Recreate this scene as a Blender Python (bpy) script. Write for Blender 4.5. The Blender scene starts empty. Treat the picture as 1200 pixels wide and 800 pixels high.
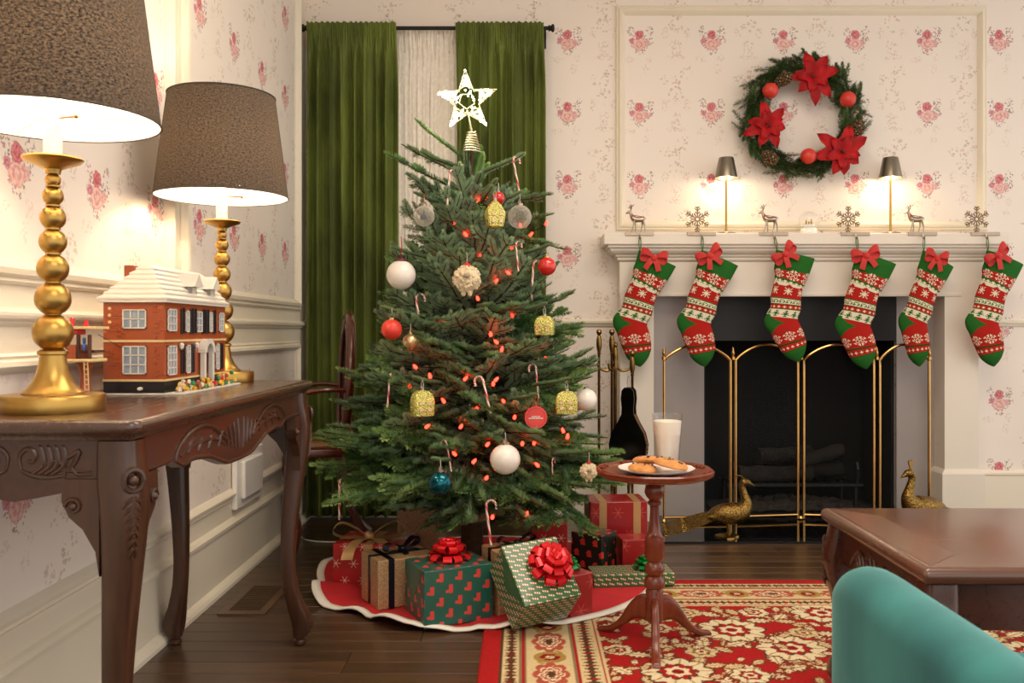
import bpy, bmesh, math, random
import numpy as np
from mathutils import Vector, Matrix, Euler
PI = math.pi
R = math.radians
rnd = random.Random(7)

# ------------------------------------------------------------------ camera, world, lights, exposure
scene = bpy.context.scene
F, VX, VY, H = 1040.0, 612.0, 388.0, 0.89          # focal length in px, vanishing point, eye height
cam_d = bpy.data.cameras.new('camera')
cam = bpy.data.objects.new('camera', cam_d)
scene.collection.objects.link(cam)
cam.location = (0, 0, H)
cam.rotation_euler = (PI/2, 0, 0)
cam_d.sensor_width = 36.0
cam_d.lens = 36.0*F/1200.0
cam_d.shift_x = -(VX-600)/1200.0
cam_d.shift_y = -(400-VY)/1200.0
cam_d.dof.use_dof = True
cam_d.dof.focus_distance = 3.7
cam_d.dof.aperture_fstop = 11
scene.camera = cam

world = bpy.data.worlds.new('world')
scene.world = world
world.use_nodes = True
wb = world.node_tree.nodes['Background']
wb.inputs[0].default_value = (1.0, 0.95, 0.89, 1)
wb.inputs[1].default_value = 0.95

def area_light(name, loc, rot, size, size_y, power, color):
    d = bpy.data.lights.new(name, 'AREA'); d.shape = 'RECTANGLE'
    d.size = size; d.size_y = size_y; d.energy = power; d.color = color
    o = bpy.data.objects.new(name, d); scene.collection.objects.link(o)
    o.location = loc; o.rotation_euler = rot
    return o
area_light('ceiling_light', (0.75, 2.0, 2.70), (0, 0, 0), 1.6, 1.0, 26, (1.0, 0.86, 0.70))
area_light('ceiling_light', (0.75, -0.3, 2.70), (0, 0, 0), 1.6, 1.0, 22, (1.0, 0.88, 0.74))

vs = scene.view_settings
vs.view_transform = 'Standard'; vs.look = 'None'; vs.gamma = 1.0; vs.use_curve_mapping = False
vs.exposure = 0.62

# ------------------------------------------------------------------ helpers
COL = scene.collection
def C(h):
    h = h.lstrip('#'); o = []
    for i in (0, 2, 4):
        c = int(h[i:i+2], 16)/255.0
        o.append(c/12.92 if c <= 0.04045 else ((c+0.055)/1.055)**2.4)
    return (o[0], o[1], o[2], 1.0)
def at(u, v, Y):                      # pixel + distance -> point
    return Vector(((u-VX)*Y/F, Y, H-(v-VY)*Y/F))
def ground(u, v, z=0.0):              # pixel -> point on a level surface
    Y = F*(H-z)/(v-VY)
    return Vector(((u-VX)*Y/F, Y, z))

class MB:
    def __init__(s): s.v = []; s.f = []; s.m = []; s.uv = {}
    def add(s, vs, fs, mi=0, M=None):
        b = len(s.v)
        if M is not None: vs = [M @ Vector(p) for p in vs]
        s.v += [tuple(p) for p in vs]
        s.f += [tuple(b+i for i in f) for f in fs]
        s.m += [mi]*len(fs)
        return s
    def box(s, x0, x1, y0, y1, z0, z1, mi=0, M=None):
        vs = [(x0,y0,z0),(x1,y0,z0),(x1,y1,z0),(x0,y1,z0),(x0,y0,z1),(x1,y0,z1),(x1,y1,z1),(x0,y1,z1)]
        return s.add(vs, [(0,3,2,1),(4,5,6,7),(0,1,5,4),(1,2,6,5),(2,3,7,6),(3,0,4,7)], mi, M)
    def rbox(s, x0, x1, y0, y1, z0, z1, b=0.005, mi=0, M=None, seg=1):
        bm = bmesh.new()
        bmesh.ops.create_cube(bm, size=1.0)
        for v in bm.verts:
            v.co = Vector((x0+(v.co.x+.5)*(x1-x0), y0+(v.co.y+.5)*(y1-y0), z0+(v.co.z+.5)*(z1-z0)))
        bmesh.ops.bevel(bm, geom=bm.edges[:], offset=b, segments=seg, affect='EDGES', profile=.5)
        bm.verts.index_update()
        vs = [tuple(v.co) for v in bm.verts]; fs = [tuple(v.index for v in f.verts) for f in bm.faces]
        bm.free()
        return s.add(vs, fs, mi, M)
    def loft(s, rings, closed=True, caps=True, mi=0, M=None):
        n = len(rings[0]); vs = [p for r in rings for p in r]; fs = []
        for i in range(len(rings)-1):
            for j in range(n if closed else n-1):
                k = (j+1) % n
                fs.append((i*n+j, i*n+k, (i+1)*n+k, (i+1)*n+j))
        if caps and closed:
            fs.append(tuple(range(n-1, -1, -1)))
            b = (len(rings)-1)*n
            fs.append(tuple(b+i for i in range(n)))
        return s.add(vs, fs, mi, M)
    def lathe(s, prof, n=24, mi=0, M=None, fx=None):
        rings = []
        for r, z in prof:
            ring = []
            for j in range(n):
                a = 2*PI*j/n
                rr = r*(fx(a, z) if fx else 1)
                ring.append((rr*math.cos(a), rr*math.sin(a), z))
            rings.append(ring)
        return s.loft(rings, True, True, mi, M)
    def tube(s, pts, rad, n=8, mi=0, M=None, closed=False, flat=None):
        pts = [Vector(p) for p in pts]; N = len(pts)
        rads = rad if isinstance(rad, (list, tuple)) else [rad]*N
        rings = []; up = None
        for i, p in enumerate(pts):
            if closed: t = pts[(i+1) % N]-pts[i-1]
            else: t = pts[min(i+1, N-1)]-pts[max(i-1, 0)]
            if t.length < 1e-9: t = Vector((0,0,1))
            t.normalize()
            if up is None:
                up = Vector((0,0,1)) if abs(t.z) < .9 else Vector((1,0,0))
            a = up - t*up.dot(t)
            if a.length < 1e-6: a = t.orthogonal()
            a.normalize(); up = a
            b = t.cross(a)
            r = rads[i]; ra = r*(flat if flat else 1)
            rings.append([p + a*ra*math.cos(2*PI*j/n) + b*r*math.sin(2*PI*j/n) for j in range(n)])
        if closed: rings.append(rings[0])
        return s.loft(rings, True, not closed, mi, M)
    def sphere(s, c, r, n=16, m=10, mi=0, M=None, sc=(1,1,1)):
        rings = []
        for i in range(m+1):
            t = PI*i/m; t = min(max(t, .02), PI-.02)
            rings.append([(c[0]+sc[0]*r*math.sin(t)*math.cos(2*PI*j/n), c[1]+sc[1]*r*math.sin(t)*math.sin(2*PI*j/n), c[2]-sc[2]*r*math.cos(t)) for j in range(n)])
        return s.loft(rings, True, True, mi, M)
    def prism(s, outline, y0, y1, mi=0, M=None):          # outline in x,z ; extruded along y
        n = len(outline)
        vs = [(x, y0, z) for x, z in outline]+[(x, y1, z) for x, z in outline]
        fs = [tuple(range(n)), tuple(range(2*n-1, n-1, -1))]
        for i in range(n):
            j = (i+1) % n; fs.append((j, i, i+n, j+n))
        return s.add(vs, fs, mi, M)
    def mesh(s, name):
        me = bpy.data.meshes.new(name); me.from_pydata(s.v, [], s.f); 
        me.polygons.foreach_set('material_index', s.m)
        me.update(); return me
    def build(s, name, mat, parent=None, smooth=False, fixn=True, ang=None):
        me = s.mesh(name)
        if fixn:
            bm = bmesh.new(); bm.from_mesh(me); bmesh.ops.recalc_face_normals(bm, faces=bm.faces); bm.to_mesh(me); bm.free()
        for m in (mat if isinstance(mat, (list, tuple)) else [mat]): me.materials.append(m)
        o = link(name, me, parent)
        if smooth: shade(me, ang if ang else 40)
        return o
def shade(me, ang=40):
    me.polygons.foreach_set('use_smooth', [True]*len(me.polygons))
    try: me.set_sharp_from_angle(angle=R(ang))
    except Exception: pass
def link(name, me, parent=None):
    o = bpy.data.objects.new(name, me); COL.objects.link(o)
    if parent is not None: o.parent = parent
    return o
def thing(name, label, cat, loc=(0,0,0), rotz=0, group=None):
    o = bpy.data.objects.new(name, None); COL.objects.link(o); o.empty_display_size = .05
    o.location = loc; o.rotation_euler = (0, 0, rotz)
    return tag(o, label, cat, group)
def tag(o, label, cat, group=None):
    o['label'] = label; o['category'] = cat
    if group: o['group'] = group
    return o
def struct(o): o['kind'] = 'structure'; return o
def copy_tree(o, parent=None):
    c = o.copy(); COL.objects.link(c); c.parent = parent
    for ch in list(o.children): copy_tree(ch, c)
    return c
def rot_from_z(d):
    return Vector(d).to_track_quat('Z', 'Y').to_matrix().to_4x4()
def T(x, y, z): return Matrix.Translation((x, y, z))
def RZ(a): return Matrix.Rotation(a, 4, 'Z')
def RX(a): return Matrix.Rotation(a, 4, 'X')
def RY(a): return Matrix.Rotation(a, 4, 'Y')
def spline(keys, n):                 # catmull-rom through tuples
    keys = [np.array(k, float) for k in keys]; out = []
    m = len(keys)-1
    for i in range(n):
        t = i/(n-1)*m; k = min(int(t), m-1); f = t-k
        p0 = keys[max(k-1, 0)]; p1 = keys[k]; p2 = keys[k+1]; p3 = keys[min(k+2, m)]
        out.append(.5*((2*p1)+(-p0+p2)*f+(2*p0-5*p1+4*p2-p3)*f*f+(-p0+3*p1-3*p2+p3)*f**3))
    return out

# ------------------------------------------------------------------ materials
class NT:
    def __init__(s, name):
        s.m = bpy.data.materials.new(name); s.m.use_nodes = True
        s.t = s.m.node_tree; s.p = s.t.nodes['Principled BSDF']; s.out = s.t.nodes['Material Output']
    def n(s, typ, **kw):
        nd = s.t.nodes.new(typ)
        for k, v in kw.items(): setattr(nd, k, v)
        return nd
    def set(s, sock, v):
        if isinstance(v, bpy.types.NodeSocket): s.t.links.new(v, sock)
        elif v is not None: sock.default_value = v
    def math(s, op, a, b=None, c=None):
        nd = s.n('ShaderNodeMath', operation=op); s.set(nd.inputs[0], a)
        if b is not None: s.set(nd.inputs[1], b)
        if c is not None: s.set(nd.inputs[2], c)
        return nd.outputs[0]
    def vm(s, op, a, b=None, out=0):
        nd = s.n('ShaderNodeVectorMath', operation=op); s.set(nd.inputs[0], a)
        if b is not None: s.set(nd.inputs[1], b)
        return nd.outputs[out]
    def mix(s, f, a, b, blend='MIX'):
        nd = s.n('ShaderNodeMix', data_type='RGBA', blend_type=blend)
        s.set(nd.inputs[0], f); s.set(nd.inputs[6], a); s.set(nd.inputs[7], b)
        return nd.outputs[2]
    def step(s, x, e, w):            # 1 where x<e
        nd = s.n('ShaderNodeMapRange', interpolation_type='SMOOTHSTEP')
        s.set(nd.inputs[0], x); nd.inputs[1].default_value = e-w; nd.inputs[2].default_value = e+w
        nd.inputs[3].default_value = 1; nd.inputs[4].default_value = 0
        return nd.outputs[0]
    def coord(s, which='Object'): return s.n('ShaderNodeTexCoord').outputs[which]
    def noise(s, vec, scale, detail=3, out='Fac', rough=.5):
        nd = s.n('ShaderNodeTexNoise'); s.set(nd.inputs['Vector'], vec)
        nd.inputs['Scale'].default_value = scale; nd.inputs['Detail'].default_value = detail; nd.inputs['Roughness'].default_value = rough
        return nd.outputs[out]
    def voro(s, vec, scale, out='Distance'):
        nd = s.n('ShaderNodeTexVoronoi'); s.set(nd.inputs['Vector'], vec); nd.inputs['Scale'].default_value = scale
        return nd.outputs[out]
    def ramp(s, f, stops):
        nd = s.n('ShaderNodeValToRGB'); s.set(nd.inputs[0], f); e = nd.color_ramp.elements
        while len(e) < len(stops): e.new(.5)
        for i, (p, c) in enumerate(stops): e[i].position = p; e[i].color = c
        return nd.outputs[0]
    def sep(s, v):
        nd = s.n('ShaderNodeSeparateXYZ'); s.set(nd.inputs[0], v); return nd.outputs
    def comb(s, x, y, z=0):
        nd = s.n('ShaderNodeCombineXYZ'); s.set(nd.inputs[0], x); s.set(nd.inputs[1], y); s.set(nd.inputs[2], z); return nd.outputs[0]
    def scale(s, v, k):
        return s.vm('MULTIPLY', v, k)
    def bump(s, h, strength=.3, dist=.002):
        nd = s.n('ShaderNodeBump'); s.set(nd.inputs['Height'], h); nd.inputs['Strength'].default_value = strength; nd.inputs['Distance'].default_value = dist
        s.t.links.new(nd.outputs[0], s.p.inputs['Normal'])
    def base(s, c): s.set(s.p.inputs['Base Color'], c)
    def par(s, **kw):
        for k, v in kw.items(): s.set(s.p.inputs[k.replace('_', ' ')], v)
        return s

def plain(name, col, rough=.5, metal=0, var=.12, vscale=12, bump=0, bscale=80, **kw):
    t = NT(name); c = C(col) if isinstance(col, str) else col
    co = t.coord('Object')
    f = t.noise(co, vscale, 4)
    dk = tuple(x*(1-var) for x in c[:3])+(1,); lt = tuple(min(1, x*(1+var)) for x in c[:3])+(1,)
    t.base(t.ramp(f, [(.3, dk), (.7, lt)]))
    t.par(Roughness=rough, Metallic=metal, **kw)
    if bump: t.bump(t.noise(co, bscale, 3), bump, .002)
    return t.m
def wood(name, dark, light, rough=.3, axis='X', scale=1.0, coat=.3, var=None):
    t = NT(name); co = t.coord('Object')
    k = {'X': (2, 30, 30), 'Y': (30, 2, 30), 'Z': (30, 30, 2)}[axis]
    g = t.noise(t.scale(co, tuple(x*scale for x in k)), 1.6, 6, rough=.65)
    big = t.noise(co, 3*scale, 2)
    f = t.math('ADD', t.math('MULTIPLY', g, .75), t.math('MULTIPLY', big, .3))
    c = t.ramp(f, [(.30, C(dark)), (.80, C(light))])
    if var:
        oi = t.n('ShaderNodeObjectInfo').outputs['Random']
        c = t.mix(1.0, c, t.ramp(oi, [(0, (1-var,)*3+(1,)), (1, (1+var,)*3+(1,))]), 'MULTIPLY')
    t.base(c)
    t.par(Roughness=t.math('ADD', t.math('MULTIPLY', g, .08), rough-.04))
    t.p.inputs['Coat Weight'].default_value = coat; t.p.inputs['Coat Roughness'].default_value = .18
    if var: t.bump(g, .03, .0006)
    return t.m
def emis(name, col, strength):
    t = NT(name); c = C(col)
    t.par(Base_Color=c, Emission_Color=c, Emission_Strength=strength, Roughness=.3)
    return t.m

M = {}
M['cream'] = plain('cream_paint', '#e9dfcb', .42, var=.02, vscale=5)
M['mantel'] = plain('mantel_paint', '#e6dccd', .4, var=.02, vscale=5)
M['ceil'] = plain('ceiling_paint', '#ece6dc', .8, var=.02)
M['floor_wood'] = wood('dark_oak_floor', '#33231a', '#664a30', .30, 'X', .8, .25, var=.28)
M['walnut'] = wood('dark_walnut', '#361f17', '#523325', .33, 'Y', 1.2, .15)
M['walnut_top'] = wood('dark_walnut_top', '#422a1f', '#523428', .27, 'Y', 1.0, .5)
M['walnut_z'] = wood('dark_walnut_leg', '#2e1a13', '#54331f', .33, 'Z', 1.2, .15)
M['coffee'] = wood('brown_table_top', '#533528', '#6d4636', .26, 'X', .9, .5)
M['mahog'] = wood('red_mahogany', '#5d1f0c', '#86381a', .3, 'Z', 1.2, .35)
M['chairwood'] = wood('cherry_chair_wood', '#3c140a', '#6e2c16', .25, 'Z', 1.2, .5)
M['brass'] = plain('brushed_brass', '#b9934f', .33, 1.0, var=.06, vscale=30)
M['oldbrass'] = plain('antique_brass', '#9a7a42', .33, 1.0, var=.2, vscale=40, bump=.2, bscale=160)
M['toolbrass'] = plain('dark_brass', '#7d6237', .32, 1.0, var=.2, vscale=40)
M['screenbrass'] = plain('polished_screen_brass', '#c69a5c', .22, 1.0, var=.08, vscale=30)
M['silver'] = plain('satin_silver', '#b5a898', .35, 1.0, var=.1, vscale=40)
M['grey_metal'] = plain('champagne_metal', '#b3a08c', .4, .8, var=.08, vscale=40)
M['white'] = plain('white_gloss', '#f0ece6', .25, var=.02)
M['black'] = plain('black_iron', '#080706', .55, var=.3)
M['blackgloss'] = plain('black_gloss', '#0a0807', .12, var=.2)
M['granite'] = plain('black_granite', '#0b0a0a', .06, var=.5, vscale=200)
M['soot'] = plain('sooty_brick', '#070605', .9, var=.4, vscale=25, bump=.5)
M['slab'] = plain('grey_marble', '#aaa09c', .3, var=.03, vscale=4)
M['red'] = plain('red_paint', '#b81c18', .3, var=.05)
M['redgloss'] = plain('red_glass_ball', '#c8201c', .16, var=.04, Coat_Weight=.6)
M['redsatin'] = plain('red_satin_ball', '#d13a2c', .38, var=.04)
M['redmetal'] = plain('red_bow_ribbon', '#e0232a', .22, .35, var=.05)
M['greenmetal'] = plain('green_bow_ribbon', '#0f8a3a', .22, .35, var=.05)
M['pearl'] = plain('pearl_white_ball', '#e7e0d6', .3, var=.06, vscale=8, Coat_Weight=.4)
M['teal_ball'] = plain('teal_metal_ball', '#175a66', .18, .8, var=.06)
M['goldball'] = plain('champagne_ball', '#d8b88a', .25, .7, var=.1)
M['navy'] = plain('navy_satin_ribbon', '#0b0d18', .35, var=.1)
M['goldribbon'] = plain('gold_satin_ribbon', '#c39a68', .33, .35, var=.06)
M['redvelvet'] = plain('red_velvet_bow', '#c2261d', .65, var=.12, vscale=40, Sheen_Weight=.15)
M['whitefelt'] = plain('white_felt_trim', '#e8e0d4', .9, var=.05, bump=.2, bscale=300)
M['redfelt'] = plain('red_felt', '#bf1f26', .85, var=.08, vscale=20, bump=.15, bscale=300)
M['bark'] = plain('fir_bark', '#4a3420', .9, var=.3, vscale=50, bump=.5)
M['cookie'] = plain('baked_cookie', '#c98a4c', .8, var=.22, vscale=60, bump=.7, bscale=120)
M['choc'] = plain('chocolate_chip', '#3a2014', .5, var=.2)
M['milk'] = plain('milk', '#f4eee2', .35, var=.01, Subsurface_Weight=.3)
M['cork'] = plain('tan_wool', '#d9c7a4', .95, var=.15, vscale=90, bump=.9, bscale=200)
M['leather'] = plain('tan_leather', '#7b4a22', .5, var=.2, vscale=40)
t = NT('clear_glass'); t.par(Base_Color=(1,1,1,1), Roughness=.02, IOR=1.45); t.p.inputs['Transmission Weight'].default_value = 1; M['glass'] = t.m
t = NT('thin_glass')
tr = t.n('ShaderNodeBsdfTransparent'); gl = t.n('ShaderNodeBsdfGlossy'); gl.inputs['Roughness'].default_value = .05
fr = t.n('ShaderNodeLayerWeight'); fr.inputs[0].default_value = .35
mx = t.n('ShaderNodeMixShader'); t.set(mx.inputs[0], t.math('ADD', t.math('MULTIPLY', fr.outputs['Facing'], .35), .02)); t.set(mx.inputs[1], tr.outputs[0]); t.set(mx.inputs[2], gl.outputs[0])
t.set(t.out.inputs[0], mx.outputs[0]); M['thinglass'] = t.m

def velvet(name, dark, light, sheen=.6, scale=6, tint=None):
    t = NT(name); co = t.coord('Object')
    f = t.noise(t.scale(co, (1.6, 1.6, .7)), scale, 4)
    t.base(t.ramp(f, [(.35, C(dark)), (.68, C(light))]))
    t.par(Roughness=.75, Sheen_Weight=sheen, Sheen_Roughness=.35)
    if tint: t.par(Sheen_Tint=C(tint))
    t.bump(t.noise(co, 300, 2), .1, .001)
    return t.m
M['greenvelvet'] = velvet('green_velvet', '#465018', '#6f7d30', .35, 4, '#c0cc70')
M['tealvelvet'] = velvet('teal_velvet', '#1f6467', '#388a88', .4, 4, '#b0e4e4')
t = NT('sheer_lace'); co = t.coord('Object')
t.base(t.ramp(t.voro(t.scale(co, (1, 1, .6)), 70), [(.1, C('#f8f2e8')), (.7, C('#ece3d6'))])); t.par(Roughness=.9)
t.bump(t.voro(co, 70), .3, .003); M['sheer'] = t.m

# lamp shade: woven dark fabric over a white liner
t = NT('woven_shade_fabric'); co = t.coord('Object')
sp = t.sep(co); ang = t.math('ARCTAN2', sp[1], sp[0])
wv = t.noise(t.comb(t.math('MULTIPLY', ang, 20), t.math('MULTIPLY', sp[2], 190)), 1.3, 5, rough=.9)
holes = t.ramp(wv, [(.48, (0,0,0,1)), (.62, (1,1,1,1))])
t.base(t.ramp(wv, [(.42, C('#15100d')), (.60, C('#655649'))])); t.par(Roughness=.9)
tl = t.n('ShaderNodeBsdfTransparent'); tl.inputs[0].default_value = (1, .9, .78, 1)
mx = t.n('ShaderNodeMixShader'); t.set(mx.inputs[0], t.math('MULTIPLY', holes, .24)); t.set(mx.inputs[1], t.p.outputs[0]); t.set(mx.inputs[2], tl.outputs[0])
t.set(t.out.inputs[0], mx.outputs[0]); M['shade'] = t.m
t = NT('white_shade_liner')
df = t.n('ShaderNodeBsdfDiffuse'); df.inputs[0].default_value = C('#f4eee4'); tl = t.n('ShaderNodeBsdfTranslucent'); tl.inputs[0].default_value = C('#f0d9b8')
mx = t.n('ShaderNodeMixShader'); mx.inputs[0].default_value = .22; t.set(mx.inputs[1], df.outputs[0]); t.set(mx.inputs[2], tl.outputs[0]); t.set(t.out.inputs[0], mx.outputs[0]); M['liner'] = t.m
M['bulb'] = emis('warm_bulb', '#ffdcb0', 8)

# wallpaper -------------------------------------------------------------
def wallpaper(name, axis, a0, z0):
    t = NT(name); s = .345
    sp = t.sep(t.coord('Object'))
    a = t.math('MULTIPLY', t.math('SUBTRACT', sp[axis], a0), 1/s); b = t.math('MULTIPLY', t.math('SUBTRACT', sp[2], z0), 1/s)
    p = t.comb(a, b)
    wob = t.scale(t.vm('SUBTRACT', t.noise(p, 22, 2, 'Color'), (.5, .5, .5)), (.055, .055, 0))
    p = t.vm('ADD', p, wob)
    q = t.sep(p)
    def cell(x): return t.math('SUBTRACT', t.math('FRACT', x), .5)
    xa = cell(t.math('ADD', q[0], .5)); xb = cell(q[0]); ya = cell(t.math('ADD', q[1], .5)); yb = cell(q[1])
    A = t.comb(xa, ya); B = t.comb(xb, ya); D = t.comb(xb, yb); E = t.comb(xa, yb)
    def ell(P, cx, cy, rx, ry): return t.vm('LENGTH', t.scale(t.vm('SUBTRACT', P, (cx, cy, 0)), (1/rx, 1/ry, 0)), out=1)
    vd = t.voro(p, 25); vc = t.voro(p, 25, 'Color'); vr = t.sep(vc)[0]
    vd2 = t.voro(p, 38); vr2 = t.sep(t.voro(p, 38, 'Color'))[0]
    leaf = t.step(vd, .43, .06); leaf2 = t.step(vd2, .42, .06)
    col = t.mix(t.noise(p, 1.2, 2), C('#ebdfd4'), C('#eee4da'))
    pale = t.ramp(vr, [(0, C('#aaa083')), (.35, C('#c3b79f')), (.6, C('#d9a9a0')), (1, C('#c8a49c'))])
    strong = t.ramp(vr2, [(0, C('#7f7690')), (.3, C('#8f8a6a')), (.55, C('#a05a74')), (.8, C('#c98a98')), (1, C('#77786a'))])
    def lay(col, env, lf, c, alpha): return t.mix(t.math('MULTIPLY', t.math('MULTIPLY', env, lf), alpha), col, c)
    keep = t.step(vr, .72, .02)
    # pale sprig between the rows
    for cx, cy, rx, ry in ((.0, -.27, .11, .13), (-.13, -.05, .09, .07), (.12, .06, .10, .10), (.0, -.1, .06, .1), (.03, .0, .04, .12)):
        col = lay(col, t.step(ell(D, cx, cy, rx, ry), 1, .12), t.math('MULTIPLY', leaf, keep), pale, .58)
    # pale urn beside the bouquets
    for cx, cy, rx, ry in ((0, -.24, .14, .035), (0, -.17, .07, .06), (0, -.07, .08, .07), (-.15, .1, .05, .08), (.15, .1, .05, .08)):
        col = lay(col, t.step(ell(B, cx, cy, rx, ry), 1, .12), leaf2, pale, .5)
    # falling leaves under the bouquet
    for cx, cy, rx, ry in ((-.16, -.27, .09, .05), (.12, -.25, .05, .06), (.08, -.40, .05, .07)):
        col = lay(col, t.step(ell(A, cx, cy, rx, ry), 1, .12), leaf2, pale, .35)
    # bouquet
    for cx, cy, rx, ry in ((0, -.02, .155, .13), (.13, .13, .06, .06), (-.13, .12, .05, .07), (0, -.14, .07, .07), (.14, .0, .05, .07)):
        col = lay(col, t.step(ell(A, cx, cy, rx, ry), 1, .1), leaf2, strong, .8)
    def rose(col, cx, cy, r, c0, c1):
        d = ell(A, cx, cy, r, r)
        rr = t.math('ADD', t.math('MULTIPLY', t.math('SINE', t.math('MULTIPLY', d, 11)), .13), t.math('MULTIPLY', t.noise(p, 38, 2), 1.0))
        return t.mix(t.math('MULTIPLY', t.step(d, 1, .14), .94), col, t.ramp(rr, [(.35, C(c0)), (.62, C(c1))]))
    col = rose(col, -.11, -.01, .04, '#b8546e', '#d995a2')
    col = rose(col, .09, -.04, .045, '#cf8d92', '#e5bcb4')
    col = rose(col, -.01, -.055, .088, '#d58f8e', '#ebc6bb')
    col = rose(col, -.01, .075, .062, '#b53f4e', '#d98088')
    t.base(col); t.par(Roughness=.62)
    t.bump(t.noise(sp[2] if False else t.coord('Object'), 250, 2), .04, .001)
    return t.m
M['paper_back'] = wallpaper('rose_wallpaper', 0, .5646, 1.94)
M['paper_left'] = wallpaper('rose_wallpaper_side', 1, 2.870, 1.925)
# ------------------------------------------------------------------ the room
XL, YB, ZC = -1.043, 4.255, 2.75
FX0, FX1, FZ = .871, 1.792, 1.06          # firebox opening
floor = struct(MB().box(XL-.1, 3.6, -2.2, YB+.1, -.06, -.014).build('floor', M['floor_wood']))
rr = random.Random(3)
pm = []
for L in (.38, .57, .75, .95, 1.2):
    pm.append((L, MB().rbox(0, L-.0015, 0, .0785, -.016, 0, .0012)))
pmesh = []
for L, mb in pm:
    me = mb.mesh('plank'); me.materials.append(M['floor_wood']); pmesh.append((L, me))
y = 1.35; row = 0
while y < YB-.02:
    x = XL+.001
    while x < 2.6:
        L, me = rr.choice(pmesh)
        o = link('plank', me, floor); o.location = (x, y, 0)
        x += L
    y += .08; row += 1
ceiling = struct(MB().box(XL-.1, 3.6, -2.2, YB+.1, ZC, ZC+.08).build('ceiling', M['ceil']))
wl = struct(MB().box(XL-.1, XL, -.6, YB+.1, -.06, ZC).build('wall_left', M['paper_left']))
b = MB()
b.box(XL-.1, FX0, YB, YB+.1, -.06, ZC).box(FX1, 3.6, YB, YB+.1, -.06, ZC).box(FX0, FX1, YB, YB+.1, FZ, ZC)
struct(b.build('wall_back', M['paper_back']))

# moulding frames: profile (across, out of wall)
PR = [(0, 0), (0, .008), (.006, .014), (.012, .010), (.018, .020), (.028, .022), (.034, .016), (.040, .008), (.045, 0)]
def frame_on_wall(name, wall, a0, a1, z0, z1, mat, prof=PR, k=1.0, lab=None):
    mb = MB(); rings = []
    for (sa, sz, a, z) in ((1, 1, a0, z0), (-1, 1, a1, z0), (-1, -1, a1, z1), (1, -1, a0, z1)):
        ring = []
        for w, h in prof:
            aa, zz = a+sa*w*k, z+sz*w*k
            ring.append((aa, YB-h*k, zz) if wall == 'back' else (XL+h*k, aa, zz))
        rings.append(ring)
    rings.append(rings[0])
    mb.loft(rings, closed=False, caps=False)
    o = struct(mb.build(name, mat)); o['label'] = lab or 'cream moulded picture frame on the wallpaper'
    return o
def rail(name, wall, a0, a1, z0, prof, mat, lab=None):      # prof = [(dz, out)]
    mb = MB(); rings = []
    for a in (a0, a1):
        rings.append([(a, YB-h, z0+d) if wall == 'back' else (XL+h, a, z0+d) for d, h in prof])
    mb.loft(rings, closed=True, caps=True)
    o = struct(mb.build(name, mat)); 
    if lab: o['label'] = lab
    return o
RAIL = [(0, 0), (0, .006), (.006, .012), (.010, .012), (.016, .022), (.022, .024), (.028, .024), (.032, .014), (.036, .012), (.036, 0)]
CAP = [(0, 0), (0, .014), (.008, .014), (.012, .020), (.020, .022), (.026, .016), (.030, .010), (.030, 0)]
# left wall: painted boards between the wallpaper panels
def board(name, a0, a1, z0, z1, out=.004):
    return struct(MB().box(XL, XL+out, a0, a1, z0, z1).build(name, M['cream']))
board('trim_1', -.6, YB, 0, .325)
board('trim_2', -.6, YB, .805, 1.03)
board('trim_3', 2.585, 2.735, 1.03, ZC)
board('trim_4', 4.07, YB, 1.03, ZC)
board('trim_5', 4.07, YB, .325, .805)
frame_on_wall('trim_6', 'left', .9, 2.635, .985, ZC-.12, M['cream'], k=1.15)
frame_on_wall('trim_7', 'left', 2.690, 4.125, .985, ZC-.12, M['cream'], k=1.15)
frame_on_wall('trim_8', 'left', .9, 4.125, .285, .845, M['cream'], k=.95)
rail('trim_9', 'left', -.6, YB, .900, RAIL, M['cream'], 'cream chair rail on the side wall')
rail('baseboard_left', 'left', -.6, YB, 0, [(0, 0), (0, .014), (.195, .014), (.2, .022), (.212, .024), (.220, .016), (.225, .006), (.225, 0)], M['cream'])
rail('trim_10', 'left', -.6, YB, 0, [(0, .012), (0, .034), (.012, .034), (.022, .028), (.03, .018), (.034, .012)], M['cream'], 'cream shoe moulding along the floor')
# back wall
for k, (a0, a1) in enumerate(((XL, .455), (2.13, 3.4))):
    rail('trim_%d' % (11+k), 'back', a0, a1, .912, RAIL, M['cream'], 'cream chair rail beside the fireplace')
    rail('baseboard_back' if k == 0 else 'baseboard_right', 'back', a0, a1, 0, [(0, 0), (0, .016), (.2, .016), (.205, .022), (.215, .022), (.225, .008), (.225, 0)], M['cream'])
frame_on_wall('trim_13', 'back', .447, 2.226, 1.372, 2.447, M['cream'], lab='large cream moulded frame above the mantel')

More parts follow.
